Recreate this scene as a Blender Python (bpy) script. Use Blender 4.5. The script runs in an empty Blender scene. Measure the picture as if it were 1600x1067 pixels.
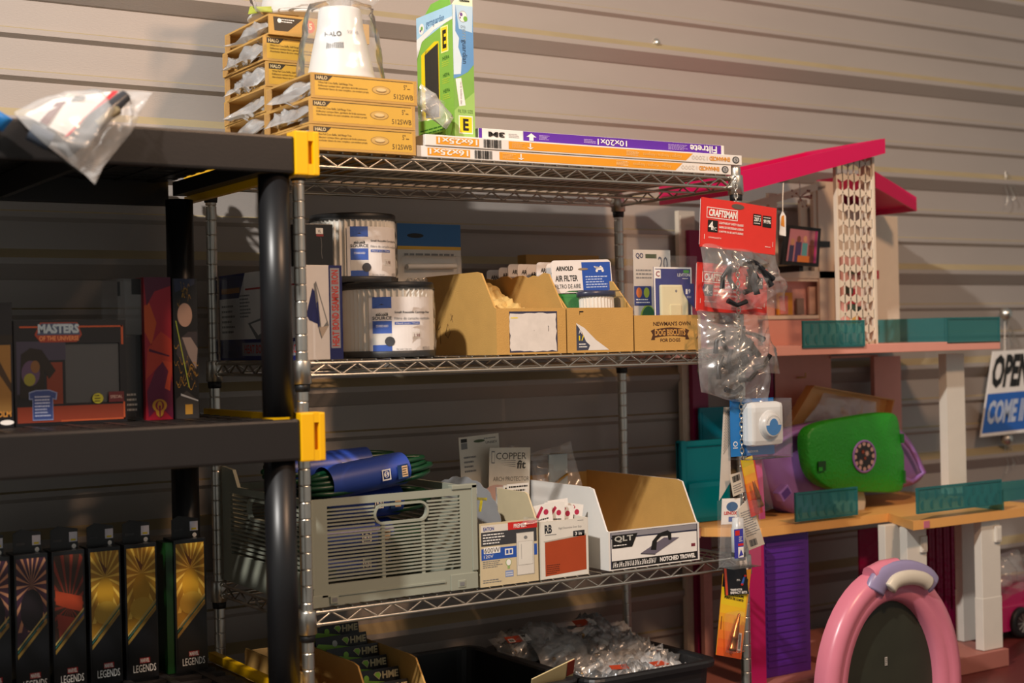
import bpy, bmesh, math, random
from mathutils import Vector, Matrix, noise
random.seed(7)
SC = bpy.context.scene
COL = SC.collection
V = Vector
# ------------------------------------------------------------------ camera
CAM = V((-.929, -2.027, 1.324)); FPX = 2270.; YAW, PIT, ROL = .5736, .0007, -.0215
def cam_axes():
    cy, sy, cp, sp = math.cos(YAW), math.sin(YAW), math.cos(PIT), math.sin(PIT)
    f = V((sy*cp, cy*cp, sp)); r = V((cy, -sy, 0)); u = r.cross(f)
    cr, sr = math.cos(ROL), math.sin(ROL)
    return cr*r+sr*u, -sr*r+cr*u, f
CR, CU, CF = cam_axes()
cd = bpy.data.cameras.new('camera'); cam = bpy.data.objects.new('camera', cd); COL.objects.link(cam)
cam.matrix_world = Matrix(((CR.x, CU.x, -CF.x, CAM.x), (CR.y, CU.y, -CF.y, CAM.y), (CR.z, CU.z, -CF.z, CAM.z), (0, 0, 0, 1)))
cd.sensor_width = 36; cd.lens = FPX/1600*36; cd.clip_start = .05
cd.dof.use_dof = True; cd.dof.focus_distance = 2.5; cd.dof.aperture_fstop = 3.4
SC.camera = cam
# ------------------------------------------------------------------ light
SC.view_settings.view_transform = 'Standard'; SC.view_settings.look = 'None'
SC.view_settings.gamma = 1; SC.view_settings.use_curve_mapping = False
SC.view_settings.exposure = .18
w = bpy.data.worlds.new('world'); SC.world = w; w.use_nodes = True
w.node_tree.nodes['Background'].inputs[0].default_value = (.80, .79, .74, 1)
w.node_tree.nodes['Background'].inputs[1].default_value = .29
def lamp(name, loc, target, power, color, size, spot=None):
    ld = bpy.data.lights.new(name, 'SPOT' if spot else 'AREA'); ld.energy = power; ld.color = color
    if spot: ld.spot_size = spot; ld.spot_blend = .3; ld.shadow_soft_size = size
    else: ld.shape = 'DISK'; ld.size = size
    o = bpy.data.objects.new(name, ld); COL.objects.link(o); o.location = loc
    o.rotation_euler = (V(target)-V(loc)).to_track_quat('-Z', 'Y').to_euler()
    return o
lamp('ceiling_lamp', (-1.75, -1.30, 3.25), (.4, .1, 1.2), 94, (1, .95, .89), .12)
lamp('warm_ceiling_lamp', (.75, -1.7, 2.75), (.7, .2, 1.3), 27, (1, .62, .38), .22)
# ------------------------------------------------------------------ helpers
def at(px, py, X=None, Y=None, Z=None):
    d = CF+CR*((px-800)/FPX)-CU*((py-533.5)/FPX)
    t = (X-CAM.x)/d.x if X is not None else (Y-CAM.y)/d.y if Y is not None else (Z-CAM.z)/d.z
    return CAM+d*t
def lin(c):
    if isinstance(c, str):
        c = [int(c[i:i+2], 16)/255 for i in (1, 3, 5)]
        c = [x/12.92 if x <= .04045 else ((x+.055)/1.055)**2.4 for x in c]
    return (c[0], c[1], c[2], 1)
MATS = {}
def mat(name, color='#888888', rough=.5, metal=0, var=.08, scale=40, bump=0, bscale=200, trans=0, coat=0, stretch=None, spec=.5, emis=None):
    if name in MATS: return MATS[name]
    m = bpy.data.materials.new(name); m.use_nodes = True; nt = m.node_tree; b = nt.nodes['Principled BSDF']
    c = lin(color); b.inputs['Roughness'].default_value = rough; b.inputs['Metallic'].default_value = metal
    b.inputs['Specular IOR Level'].default_value = spec
    if coat: b.inputs['Coat Weight'].default_value = coat; b.inputs['Coat Roughness'].default_value = .08
    if trans: b.inputs['Transmission Weight'].default_value = trans
    tc = nt.nodes.new('ShaderNodeTexCoord'); mp = nt.nodes.new('ShaderNodeMapping'); nt.links.new(tc.outputs['Object'], mp.inputs[0])
    if stretch: mp.inputs['Scale'].default_value = stretch
    n = nt.nodes.new('ShaderNodeTexNoise'); n.inputs['Scale'].default_value = scale; n.inputs['Detail'].default_value = 4
    nt.links.new(mp.outputs[0], n.inputs['Vector'])
    r = nt.nodes.new('ShaderNodeMix'); r.data_type = 'RGBA'
    r.inputs[6].default_value = tuple(x*(1-var) for x in c[:3])+(1,)
    r.inputs[7].default_value = tuple(min(1, x*(1+var)) for x in c[:3])+(1,)
    nt.links.new(n.outputs['Fac'], r.inputs[0]); nt.links.new(r.outputs[2], b.inputs['Base Color'])
    if bump:
        n2 = nt.nodes.new('ShaderNodeTexNoise'); n2.inputs['Scale'].default_value = bscale; n2.inputs['Detail'].default_value = 3
        nt.links.new(mp.outputs[0], n2.inputs['Vector'])
        bp = nt.nodes.new('ShaderNodeBump'); bp.inputs['Strength'].default_value = bump; bp.inputs['Distance'].default_value = .002
        nt.links.new(n2.outputs['Fac'], bp.inputs['Height']); nt.links.new(bp.outputs[0], b.inputs['Normal'])
    MATS[name] = m; return m
def C_(hexc, rough=.55, **k): return mat('print_'+hexc.strip('#')+('g' if rough < .5 else ''), hexc, rough, **k)
def film(name, color=(1, 1, 1), white=.07, gloss=.16, rough=.12, bscale=90, bump=.5, tint=(1, 1, 1), ior=1.12):
    if name in MATS: return MATS[name]
    m = bpy.data.materials.new(name); m.use_nodes = True; nt = m.node_tree; nt.nodes.clear()
    N = nt.nodes.new; L = nt.links.new
    out = N('ShaderNodeOutputMaterial'); tr = N('ShaderNodeBsdfTransparent'); tr.inputs[0].default_value = (*tint, 1)
    gl = N('ShaderNodeBsdfGlossy'); gl.inputs['Roughness'].default_value = rough
    di = N('ShaderNodeBsdfDiffuse'); di.inputs[0].default_value = (*color, 1)
    m1 = N('ShaderNodeMixShader'); m2 = N('ShaderNodeMixShader'); m1.inputs[0].default_value = white
    tc = N('ShaderNodeTexCoord'); n = N('ShaderNodeTexNoise'); n.inputs['Scale'].default_value = bscale; n.inputs['Detail'].default_value = 2
    L(tc.outputs['Object'], n.inputs['Vector'])
    bp = N('ShaderNodeBump'); bp.inputs['Strength'].default_value = bump; bp.inputs['Distance'].default_value = .004
    L(n.outputs['Fac'], bp.inputs['Height']); L(bp.outputs[0], gl.inputs['Normal'])
    fr = N('ShaderNodeFresnel'); fr.inputs[0].default_value = ior; L(bp.outputs[0], fr.inputs[1])
    ad = N('ShaderNodeMath'); ad.operation = 'ADD'; ad.use_clamp = True; ad.inputs[1].default_value = gloss*.5
    L(fr.outputs[0], ad.inputs[0]); L(ad.outputs[0], m2.inputs[0])
    L(tr.outputs[0], m1.inputs[1]); L(di.outputs[0], m1.inputs[2]); L(m1.outputs[0], m2.inputs[1]); L(gl.outputs[0], m2.inputs[2])
    L(m2.outputs[0], out.inputs[0]); MATS[name] = m; return m
def jit(p, a, s=1, seed=0):
    return V(p)+noise.noise_vector(V(p)*s+V((seed*3.1, seed*1.7, seed)))*a
TXT = {}
def text_verts(s, bold=0.):
    k = (s, bold)
    if k not in TXT:
        cu = bpy.data.curves.new('lettering', 'FONT'); cu.body = s; cu.resolution_u = 2; cu.offset = bold
        o = bpy.data.objects.new('lettering', cu); me = bpy.data.meshes.new_from_object(o)
        vs = [(v.co.x, v.co.y) for v in me.vertices]; fs = [tuple(p.vertices) for p in me.polygons]
        x0 = min(v[0] for v in vs); x1 = max(v[0] for v in vs); y0 = min(v[1] for v in vs); y1 = max(v[1] for v in vs)
        TXT[k] = ([((x-x0)/(x1-x0), (y-y0)/(y1-y0)) for x, y in vs], fs)
        bpy.data.objects.remove(o); bpy.data.curves.remove(cu); bpy.data.meshes.remove(me)
    return TXT[k]
class MB:
    def __init__(s): s.v = []; s.f = []; s.m = []; s.mats = []; s.sm = []; s.M = None
    def mi(s, m):
        if m not in s.mats: s.mats.append(m)
        return s.mats.index(m)
    def add(s, vs, fs, m, smooth=False):
        b = len(s.v); s.v += [(s.M @ V(p)) if s.M else V(p) for p in vs]; i = s.mi(m)
        for f in fs: s.f.append(tuple(b+k for k in f)); s.m.append(i); s.sm.append(smooth)
        return s
    def poly(s, pts, m): return s.add(pts, [tuple(range(len(pts)))], m)
    def box(s, x0, x1, y0, y1, z0, z1, m, bev=0):
        if x0 > x1: x0, x1 = x1, x0
        if y0 > y1: y0, y1 = y1, y0
        if z0 > z1: z0, z1 = z1, z0
        if bev:
            b = min(bev, (x1-x0)/2.1, (y1-y0)/2.1, (z1-z0)/2.1)
            bm = bmesh.new(); r = bmesh.ops.create_cube(bm, size=1)
            for v in bm.verts: v.co = V(((x0+x1)/2+v.co.x*(x1-x0), (y0+y1)/2+v.co.y*(y1-y0), (z0+z1)/2+v.co.z*(z1-z0)))
            bmesh.ops.bevel(bm, geom=bm.edges[:], offset=b, segments=2, affect='EDGES', profile=.6)
            bm.verts.index_update()
            s.add([v.co.copy() for v in bm.verts], [tuple(v.index for v in f.verts) for f in bm.faces], m); bm.free(); return s
        v = [(x, y, z) for z in (z0, z1) for y in (y0, y1) for x in (x0, x1)]
        return s.add(v, [(0, 2, 3, 1), (4, 5, 7, 6), (0, 1, 5, 4), (2, 6, 7, 3), (0, 4, 6, 2), (1, 3, 7, 5)], m)
    def prism(s, pts, ext, m):
        pts = [V(p) for p in pts]; ext = V(ext); n = len(pts)
        v = pts+[p+ext for p in pts]
        f = [tuple(range(n)), tuple(range(2*n-1, n-1, -1))]+[(i, i+n, (i+1) % n+n, (i+1) % n) for i in range(n)]
        return s.add(v, f, m)
    def tube(s, pts, r, m, n=8, closed=False, smooth=True):
        pts = [V(p) for p in pts]; N = len(pts); rs = r if isinstance(r, (list, tuple)) else [r]*N
        vs = []; prev = None
        for i, p in enumerate(pts):
            a = pts[i-1] if (i > 0 or closed) else p; b = pts[(i+1) % N] if (i < N-1 or closed) else p
            d = (b-a).normalized()
            if prev is None: prev = d.orthogonal().normalized()
            prev = (prev-d*prev.dot(d)); prev = prev.normalized() if prev.length > 1e-6 else d.orthogonal().normalized()
            q = d.cross(prev)
            vs += [p+(prev*math.cos(2*math.pi*k/n)+q*math.sin(2*math.pi*k/n))*rs[i] for k in range(n)]
        f = []
        for i in range(N if closed else N-1):
            j = (i+1) % N
            f += [(i*n+k, i*n+(k+1) % n, j*n+(k+1) % n, j*n+k) for k in range(n)]
        s.add(vs, f, m, smooth)
        if not closed: s.add([vs[k] for k in range(n)][::-1], [tuple(range(n))], m); s.add(vs[-n:], [tuple(range(n))], m)
        return s
    def lathe(s, c, prof, m, n=32, axis=(0, 0, 1), smooth=True, mod=None):
        c = V(c); ax = V(axis).normalized(); a = ax.orthogonal().normalized() if abs(ax.z) < .99 else V((1, 0, 0)); b = ax.cross(a)
        vs = []
        for (r, h) in prof:
            for k in range(n):
                t = 2*math.pi*k/n; rr = r*(mod(k) if mod else 1)
                vs.append(c+ax*h+(a*math.cos(t)+b*math.sin(t))*rr)
        f = [(i*n+k, i*n+(k+1) % n, (i+1)*n+(k+1) % n, (i+1)*n+k) for i in range(len(prof)-1) for k in range(n)]
        return s.add(vs, f, m, smooth)
    def disc(s, c, r, m, n=24, axis=(0, 0, 1), r2=None):
        c = V(c); ax = V(axis).normalized(); a = ax.orthogonal().normalized(); b = ax.cross(a)
        return s.poly([c+a*math.cos(2*math.pi*k/n)*r+b*math.sin(2*math.pi*k/n)*(r2 or r) for k in range(n)], m)
    def bag(s, c00, c10, c11, c01, thick, m, amp=.006, n=22, seed=1, power=.5, edge=.004, fr=9):
        """a film pouch between four corners: two bulging sheets with long soft folds"""
        c00, c10, c11, c01 = map(V, (c00, c10, c11, c01)); nr = (c10-c00).cross(c01-c00).normalized(); n = int(n*1.3)
        ux = (c10-c00).normalized(); uz = (c01-c00).normalized()
        for side in (1, -1):
            vs = []
            for j in range(n+1):
                for i in range(n+1):
                    u, v = i/n, j/n
                    p = c00*(1-u)*(1-v)+c10*u*(1-v)+c11*u*v+c01*(1-u)*v
                    e = (math.sin(math.pi*u)*math.sin(math.pi*v)); t = thick/2*max(e, 0)**power
                    a_, b_ = p.dot(ux)*fr, p.dot(uz)*fr; w_ = noise.noise(V((a_*.5, b_*.5, seed)))*1.6
                    q1 = V((a_*2.1+b_*.7+w_, b_*.55-a_*.2, seed*7.3+side)); q2 = V((a_*1.1-b_*2.3, b_*.8+a_*.9+w_, seed*3.1+side*2))
                    f1 = 1-abs(noise.noise(q1))*2.4; f2 = 1-abs(noise.noise(q2*1.4))*2.4
                    rdg = max(f1, 0)**2*1.2+max(f2, 0)**2*.8-.5+.35*noise.noise(q1*3.3)
                    vs.append(p+nr*side*(t+amp*rdg*min(1, e*5))+noise.noise_vector(p*14+V((seed, seed*2, 0)))*edge*2)
            f = [(j*(n+1)+i, j*(n+1)+i+1, (j+1)*(n+1)+i+1, (j+1)*(n+1)+i) for j in range(n) for i in range(n)]
            s.add(vs, f, m, True)
        return s
    def build(s, name, parent=None, loc=None, label=None):
        o0 = ORG.get(parent.name, V((0, 0, 0))) if parent else (V(loc) if loc is not None else V((0, 0, 0)))
        me = bpy.data.meshes.new(name); me.from_pydata([v-o0 for v in s.v], [], s.f)
        for m in s.mats: me.materials.append(m)
        me.polygons.foreach_set('material_index', s.m); me.polygons.foreach_set('use_smooth', s.sm); me.update()
        o = bpy.data.objects.new(name, me); COL.objects.link(o)
        if parent: o.parent = parent
        else: o.location = o0
        ORG[o.name] = o0
        if label: o['label'] = label
        return o
ORG = {}
def tag(o, label, cat, group=None, kind=None):
    if label: o['label'] = label
    if cat: o['category'] = cat
    if group: o['group'] = group
    if kind: o['kind'] = kind
    return o
def thing(name, label, cat, loc, group=None):
    o = bpy.data.objects.new(name, None); COL.objects.link(o); o.location = loc; o.empty_display_size = .02
    ORG[o.name] = V(loc); return tag(o, label, cat, group)
class Face:
    """a flat printed face: o = bottom-left corner, u right, v up (unit vectors), size w x h"""
    def __init__(s, mb, o, u, v, w, h, flip=False, e=.00015):
        s.mb = mb; s.o = V(o); s.u = V(u).normalized(); s.v = V(v).normalized(); s.n = s.u.cross(s.v); s.w = w; s.h = h; s.flip = flip; s.e = e
    def P(s, a, b, l=1):
        if s.flip: a, b = 1-a, 1-b
        return s.o+s.u*(a*s.w)+s.v*(b*s.h)+s.n*(s.e*l)
    def rect(s, a0, b0, a1, b1, m, l=1): s.mb.poly([s.P(a0, b0, l), s.P(a1, b0, l), s.P(a1, b1, l), s.P(a0, b1, l)], m); return s
    def poly(s, pts, m, l=1): s.mb.poly([s.P(a, b, l) for a, b in pts], m); return s
    def ell(s, a, b, ra, rb, m, l=1, n=24, t0=0, t1=360):
        s.mb.poly([s.P(a+ra*math.cos(math.radians(t0+(t1-t0)*k/n)), b+rb*math.sin(math.radians(t0+(t1-t0)*k/n)), l) for k in range(n+(t1-t0 < 360))], m); return s
    def ring(s, a0, b0, a1, b1, t, m, l=1):
        ta = t*s.h/s.w
        s.rect(a0, b0, a1, b0+t, m, l).rect(a0, b1-t, a1, b1, m, l).rect(a0, b0+t, a0+ta, b1-t, m, l).rect(a1-ta, b0+t, a1, b1-t, m, l); return s
    def text(s, t, a0, b0, a1, b1, m, l=3, bold=0., shear=0, rot=0):
        vs, fs = text_verts(t, bold); out = []
        for x, y in vs:
            if rot == 90: x, y = 1-y, x
            elif rot == -90: x, y = y, 1-x
            elif rot == 180: x, y = 1-x, 1-y
            out.append(s.P(a0+x*(a1-a0)+shear*y*(a1-a0), b0+y*(b1-b0), l))
        s.mb.add(out, fs, m); return s
    def lines(s, a0, b0, a1, b1, n, m, l=2, seed=0, vert=False):
        R = random.Random(seed+int(a0*97+b0*31)); hh = (b1-b0)/n
        for i in range(n):
            y = b1-(i+.5)*hh; x = a0; end = a1-(a1-a0)*R.random()*.3
            while x < end:
                wd = (a1-a0)*R.uniform(.06, .16); s.rect(x, y-hh*.2, min(x+wd, end), y+hh*.2, m, l); x += wd+(a1-a0)*.025
        return s
    def barcode(s, a0, b0, a1, b1, m, l=2, seed=3):
        R = random.Random(seed); x = a0
        while x < a1-.001:
            wd = (a1-a0)*R.choice((.012, .02, .035)); s.rect(x, b0, min(x+wd, a1), b1, m, l); x += wd+(a1-a0)*R.choice((.012, .02, .03))
        return s
def front(mb, x0, x1, y, z0, z1, flip=False): return Face(mb, (x0, y, z0), (1, 0, 0), (0, 0, 1), x1-x0, z1-z0, flip)
def left(mb, x, y0, y1, z0, z1): return Face(mb, (x, y1, z0), (0, -1, 0), (0, 0, 1), y1-y0, z1-z0)
def topf(mb, x0, x1, y0, y1, z): return Face(mb, (x0, y0, z), (1, 0, 0), (0, 1, 0), x1-x0, y1-y0)
# materials
kraft = mat('kraft_cardboard', '#c09550', .8, var=.10, scale=30, bump=.25, bscale=500)
kraft_in = mat('kraft_cardboard_inner', '#b58a50', .85, var=.12, scale=60, bump=.4, bscale=400)
white_card = mat('white_coated_cardboard', '#e2dfda', .5, var=.03)
chrome = mat('chrome_plated_wire', '#d0cabf', .30, 1, var=.06, scale=60)
chromed = mat('chrome_post', '#cfcbc2', .36, 1, var=.10, scale=60)
blackp = mat('black_plastic', '#121213', .5, var=.15)
shelfp = mat('dark_resin_plastic', '#1e1917', .42, var=.1, bump=.05)
yellow = mat('yellow_plastic', '#f0b400', .45, var=.04)
K = C_('#14120f'); W_ = C_('#ece9e4'); NAVY = C_('#1d2663'); BLUE = C_('#2350a8'); RED = C_('#c8241f'); GREY = C_('#7a7a7a')
clear = film('clear_plastic_bag', white=.085, gloss=.15, rough=.18, bump=.06, bscale=40)
cloudy = film('cloudy_plastic_bag', white=.25, gloss=.18, rough=.22, bump=.06, bscale=40)
blist = film('clear_blister_plastic', white=.02, gloss=.045, rough=.10, bump=.02, ior=1.06)
def shade_sheet(mb, c00, c10, c11, c01, m): mb.poly([c00, c10, c11, c01], m)
# ================================================================== setting
wallm = mat('painted_steel_wall', '#a39b95', .55, metal=.15, var=.10, scale=5, bump=.12, bscale=300, stretch=(.6, 1, 1.6))
ledge_yellow = mat('yellowish_rib_ledge', '#a0906f', .7, var=.18, scale=9)  # yellowish tint for the upper slopes of the ribs
mb = MB()
YW = .43
prof = [(YW, 2.96, wallm)]
k = 0; zb = 1.9415+.2325*4
while zb > -.1:
    # big rib, then two small beads
    prof += [(YW, zb+.020, ledge_yellow), (YW-.024, zb+.004, wallm), (YW-.024, zb-.006, wallm), (YW-.003, zb-.030, wallm), (YW, zb-.032, wallm)]
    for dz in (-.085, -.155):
        prof += [(YW, zb+dz+.007, ledge_yellow), (YW-.007, zb+dz+.004, wallm), (YW-.007, zb+dz-.005, wallm), (YW, zb+dz-.012, wallm)]
    zb -= .2325
prof = [p for p in prof if -.02 < p[1] < 2.97]+[(YW, 0, wallm)]
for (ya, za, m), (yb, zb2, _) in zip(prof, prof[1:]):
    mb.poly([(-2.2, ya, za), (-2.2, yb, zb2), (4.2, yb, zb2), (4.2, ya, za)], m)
tag(mb.build('wall_back', loc=(0, YW, 0)), 'ribbed grey steel sheet wall behind the shelves', None, kind='structure')
mb = MB(); mb.box(-2.2, 4.2, -4, YW, -.05, 0, mat('concrete_floor', '#57504a', .8, var=.2, scale=6))
tag(mb.build('floor', loc=(0, 0, -.05)), 'dim concrete floor', None, kind='structure')
# small bolts and hook wires on the wall
def bolt(px, py, label, r=.006):
    p = at(px, py, Y=YW-.001); m = MB(); m.lathe(p+V((0, .001, 0)), [(0.0001, .011), (r*.6, .0105), (r, .008), (r, .003), (r*1.6, .003), (r*1.6, 0)], chromed, n=12, axis=(0, -1, 0), smooth=False)
    tag(m.build('bolt', loc=p), label, 'bolt', 'wall bolts')
bolt(1025, 67, 'small shiny bolt head on bare wall above the purple filter box')
for (px, py, lb) in ((1570, 491, 'knot of thin hooked wire on the wall above the open sign'), (1571, 686, 'small knot of wire on the wall under the open sign'), (1571, 268, 'short frayed wire end on the wall right of the pink roofs')):
    p = at(px, py, Y=YW-.02); m = MB(); R = random.Random(px)
    if py != 268: m.lathe(p, [(.0001, .02), (.012, .016), (.017, .006), (.013, -.004), (.0001, -.008)], chromed, n=14, axis=(-.4, -1, .3))
    for k in range(4):
        q = p.copy(); pts = [q.copy()]
        for j in range(5):
            q = q+V((R.uniform(-.006, .016), R.uniform(-.002, .002), -R.uniform(.008, .022))); q.y = min(q.y, YW-.012); pts.append(q.copy())
        m.tube(pts, .0009, chromed, 5)
    tag(m.build('wall_wire_hook', loc=p), lb, 'wire', 'wire hooks on the wall')

# ================================================================== chrome wire shelving
ZT, ZM, ZL, ZB = 1.624, 1.304, .924, .57
W, D = .88, .36
rack = thing('wire_shelving_unit', 'chrome wire shelving rack with grooved round posts holding boxes and bins', 'shelf rack', (0, 0, 0))
rad = .0095
for (x, y) in ((0, 0), (W, 0), (0, D), (W, D)):
    m = MB(); pr = [(rad*.9, .002), (rad, .006)]; z = .02
    while z < 1.63:
        pr += [(rad, z-.002), (rad, z), (rad, z+.0002), (rad*.88, z+.0010), (rad*.88, z+.0022), (rad, z+.0030), (rad, z+.0032), (rad, z+.006)]; z += .0254
    pr += [(rad, 1.636), (rad*.8, 1.640), (.0001, 1.6405)]
    m.lathe((x, y, 0), pr, chromed, 18)
    m.build('post', rack)
for lv, z in enumerate((ZT, ZM, ZL, ZB)):
    m = MB(); g = .013
    zt = z-.0055; zb = z-.024
    def truss(a, b):
        a, b = V(a), V(b); L = (b-a).length; n = max(2, int(round(L/.054))); d = (b-a)/n
        up = V((0, 0, zt)); lo = V((0, 0, zb))
        m.tube([a+up, b+up], .0029, chrome, 8); m.tube([a+lo, b+lo], .0029, chrome, 8)
        pts = []
        for i in range(n):
            pts += [a+d*i+lo+V((0, 0, .001)), a+d*(i+.5)+up-V((0, 0, .001))]
        pts.append(b+lo+V((0, 0, .001)))
        m.tube(pts, .0019, chrome, 6)
    truss((g, 0, 0), (W-g, 0, 0)); truss((g, D, 0), (W-g, D, 0)); truss((0, g, 0), (0, D-g, 0)); truss((W, g, 0), (W, D-g, 0))
    n = 35
    for i in range(1, n):
        x = i*W/n; m.tube([(x, -.002, z-.0014), (x, D+.002, z-.0014)], .0013, chrome, 5)
    for y in (D*.33, D*.66):
        m.tube([(0, y, zt-.001), (W, y, zt-.001)], .0026, chrome, 6)
        m.tube([(0, y, zb+.003), (W, y, zb+.003)], .0022, chrome, 6)
    sh = m.build('wire_shelf', rack)
    for (x, y) in ((0, 0), (W, 0), (0, D), (W, D)):
        m = MB(); m.lathe((x, y, z-.0365), [(.0118, 0), (.0145, .001), (.0135, .034), (.0125, .036), (.0097, .0365)], chromed, 18)
        sx = 1 if x == 0 else -1; sy = 1 if y == 0 else -1
        for zz in (zt, zb): m.tube([(x, y, zz), (x+sx*.02, y, zz)], .004, chrome, 8); m.tube([(x, y, zz), (x, y+sy*.02, zz)], .004, chrome, 8)
        m.build('corner_collar', sh)
        m = MB(); m.lathe((x, y, z-.048), [(.0096, 0), (.0112, .001), (.0120, .012), (.0097, .0125)], blackp, 16)
        m.build('sleeve_clip', sh, label='black plastic sleeve clip')

# ================================================================== black resin shelving (left)
bl = thing('resin_shelving_unit', 'dark brown-black plastic shelving with yellow corner clips at the left', 'shelf rack', (-.5, .08, 0))
BY0, BY1, BX0, BX1 = -.130, .33, -1.35, -.026
for z1, z0, BY1 in ((1.624, 1.571, .400), (1.222, 1.163, .33), (.812, .75, .33)):  # top deck made deeper to block light from the wall behind
    m = MB(); t = .012
    XE = BX1-.038
    m.box(BX0, XE, BY0, BY0+t, z0, z1, shelfp, bev=.004); m.box(BX0, XE, BY1-t, BY1, z0, z1, shelfp, bev=.004)
    m.box(BX0, BX0+t, BY0, BY1, z0, z1, shelfp); m.box(XE, BX1-.012, BY0+.03, BY1-.03, z0+.016, z1-.014, shelfp)
    # deck of bars leaving slots
    y = BY0+t
    yy = []
    while y < BY1-t-.01: yy.append(y); y += .042
    for y in yy: m.box(BX0+t, XE, y, y+.018, z1-.012, z1-.004, shelfp)
    x = BX0+.03
    while x < XE:
        m.box(x, x+.012, BY0+t, BY1-t, z1-.0135, z1-.003, shelfp); x += .058
    if z1 > 1.5: m.box(BX0+t, XE, BY0+t, BY1-t, z1-.011, z1-.005, shelfp)
    for x in (BX0+.3, BX0+.65, BX0+1.0): m.box(x, x+.01, BY0+t, BY1-t, z0+.004, z1-.014, shelfp)
    dk = m.build('shelf_deck', bl)
    m = MB(); m.box(BX1-.014, BX1-.002, BY0+.02, BY1-.02, z0+.004, z0+.0155, yellow); m.box(BX1-.014, BX1-.002, BY0+.02, BY1-.02, z1-.012, z1+.002, yellow)
    m.build('side_strip', dk, label='yellow plastic side strip')
    for y in (BY0-.002,):
        m = MB(); x0, x1 = BX1-.038, BX1; zz0, zz1 = z0-.002, z1+.008
        # front frame with slot
        sx0, sx1 = x0+.021, x0+.028
        m.box(x0, sx0, y, y+.012, zz0, zz1, yellow, bev=.002); m.box(sx1, x1, y, y+.012, zz0, zz1, yellow, bev=.002)
        m.box(sx0-.001, sx1+.001, y+.0005, y+.0115, zz0+.0005, zz0+.016, yellow); m.box(sx0-.001, sx1+.001, y+.0005, y+.0115, zz1-.014, zz1-.0005, yellow)
        m.box(x0+.002, x1, y+.010, y+.032, zz0, zz1, yellow)
        m.build('corner_clip', dk, label='bright yellow corner clip with a slot')
for y in (-.100, .285):
    for zz in ((0, .75), (.815, 1.163), (1.225, 1.571)):
        m = MB(); m.lathe((-.084, y, zz[0]), [(.0001, 0), (.0225, 0), (.0225, zz[1]-zz[0]), (.0001, zz[1]-zz[0])], mat('black_pipe_plastic', '#161618', .38, var=.1), 28)
        m.build('upright_pipe', bl)
# ================================================================== top shelf
haloy = C_('#d3a540', .5); halok = C_('#3a3024'); S = ZT
def halo_box(x0, x1, y0, y1, z0, z1, label, fif=False, seed=1, blabel=None):
    t = .003; r = thing('trim_carton', label, 'box', ((x0+x1)/2, (y0+y1)/2, z0), 'open-sided yellow trim cartons on the top shelf')
    m = MB(); z1 -= .0006
    m.box(x0, x1, y0, y1, z0, z0+t, kraft); m.box(x0, x1, y0+t, y1-t, z1-t, z1, kraft)
    m.box(x0, x1, y0, y0+t, z0+t, z1-.0003, kraft); m.box(x0, x1, y1-t, y1, z0+t, z1, kraft); m.box(x1-t, x1, y0+t, y1-t, z0+t, z1-t, kraft)
    m.box(x0, x0+t*.6, y1-.02, y1-t, z0+t, z1-t, kraft_in); m.box(x0, x0+t*.6, y0+t, y0+.004, z0+t, z1-t, kraft_in)
    f = front(m, x0, x1, y0, z0, z1)
    if fif:
        f.poly([(.05, .2), (.18, .2), (.33, .88), (.04, .88)], halok, 1)
        f.ell(.10, .7, .02, .11, W_, 2); f.lines(.12, .6, .27, .82, 2, W_, 3)
        f.ell(.33+.06, .55, .058, .32, C_('#cf5a2a'), 1); f.text('15', .36, .4, .42, .72, C_('#e6c79c'), 2, bold=.03)
    else:
        f.rect(.03, .10, .97, .93, haloy, 1)
        f.poly([(.035, .74), (.10, .74), (.19, .93), (.97, .91), (.97, .94), (.03, .97)], halok, 2) if False else None
        f.poly([(.03, .70), (.15, .70), (.20, .92), (.03, .92)], halok, 2); f.rect(.20, .885, .96, .915, halok, 2)
        f.text('HALO', .045, .74, .145, .88, C_('#e8cf9c'), 3, bold=.02)
        for i, s_ in enumerate(('White Full Cone Baffle, Self-Flange Trim', 'Déflecteur conique blanc, garniture de bride autonome', 'Absorbedor blanco de cono completo, con moldura propia')):
            f.text(s_, .06, .56-.12*i, (.38, .52, .53)[i], .66-.12*i, halok, 3)
        f.ell(.65, .50, .088, .17, C_('#8a6a3a'), 3, n=30); f.ell(.65, .50, .082, .155, C_('#c9a25a'), 4, n=30); f.ell(.65, .49, .05, .09, C_('#8a6a3a'), 5); f.ell(.65, .52, .047, .07, C_('#d8bc84'), 6)
        f.text('5"', .87, .60, .90, .80, halok, 3); f.lines(.905, .6, .94, .68, 1, halok, 3)
        f.text('5125WB', .77, .20, .96, .40, halok, 3)
    m.build('carton', r)
    b = MB(); R = random.Random(seed)
    b.bag((x0-.012, y1-.022, z0+t+.004), (x0-.006+R.uniform(-.008, .004), y0+.02, z0+t+.004), (x0+.02, y0+.015, z1-.008), (x0+.03, y1-.05, z1-.008), .016, cloudy, amp=.008, n=16, seed=seed)
    c = MB()
    c.lathe(((x0+x1)/2-.01, (y0+y1)/2, z0+t), [(.070, .001), (.070, .004), (.058, .006), (.045, .026), (.040, .026), (.050, .006)], white_card, 30)
    o = b.build('parts_bag', loc=(x0, (y0+y1)/2, z0+t)); tag(o, blabel or ('clear bag in the '+label.split(' carton')[0]+' carton'), 'bag', 'bags in the trim cartons')
    o = c.build('recessed_light_trim', loc=((x0+x1)/2, (y0+y1)/2, z0+t)); tag(o, 'white ring in the '+label.split(' carton')[0]+' carton', 'light trim', 'light trims in the cartons')
h = .0395
nm = ['lowest front-stack yellow trim carton beside the yellow shelf clip', 'middle front-stack yellow trim carton', 'topmost front-stack yellow trim carton under the white cone']
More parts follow.
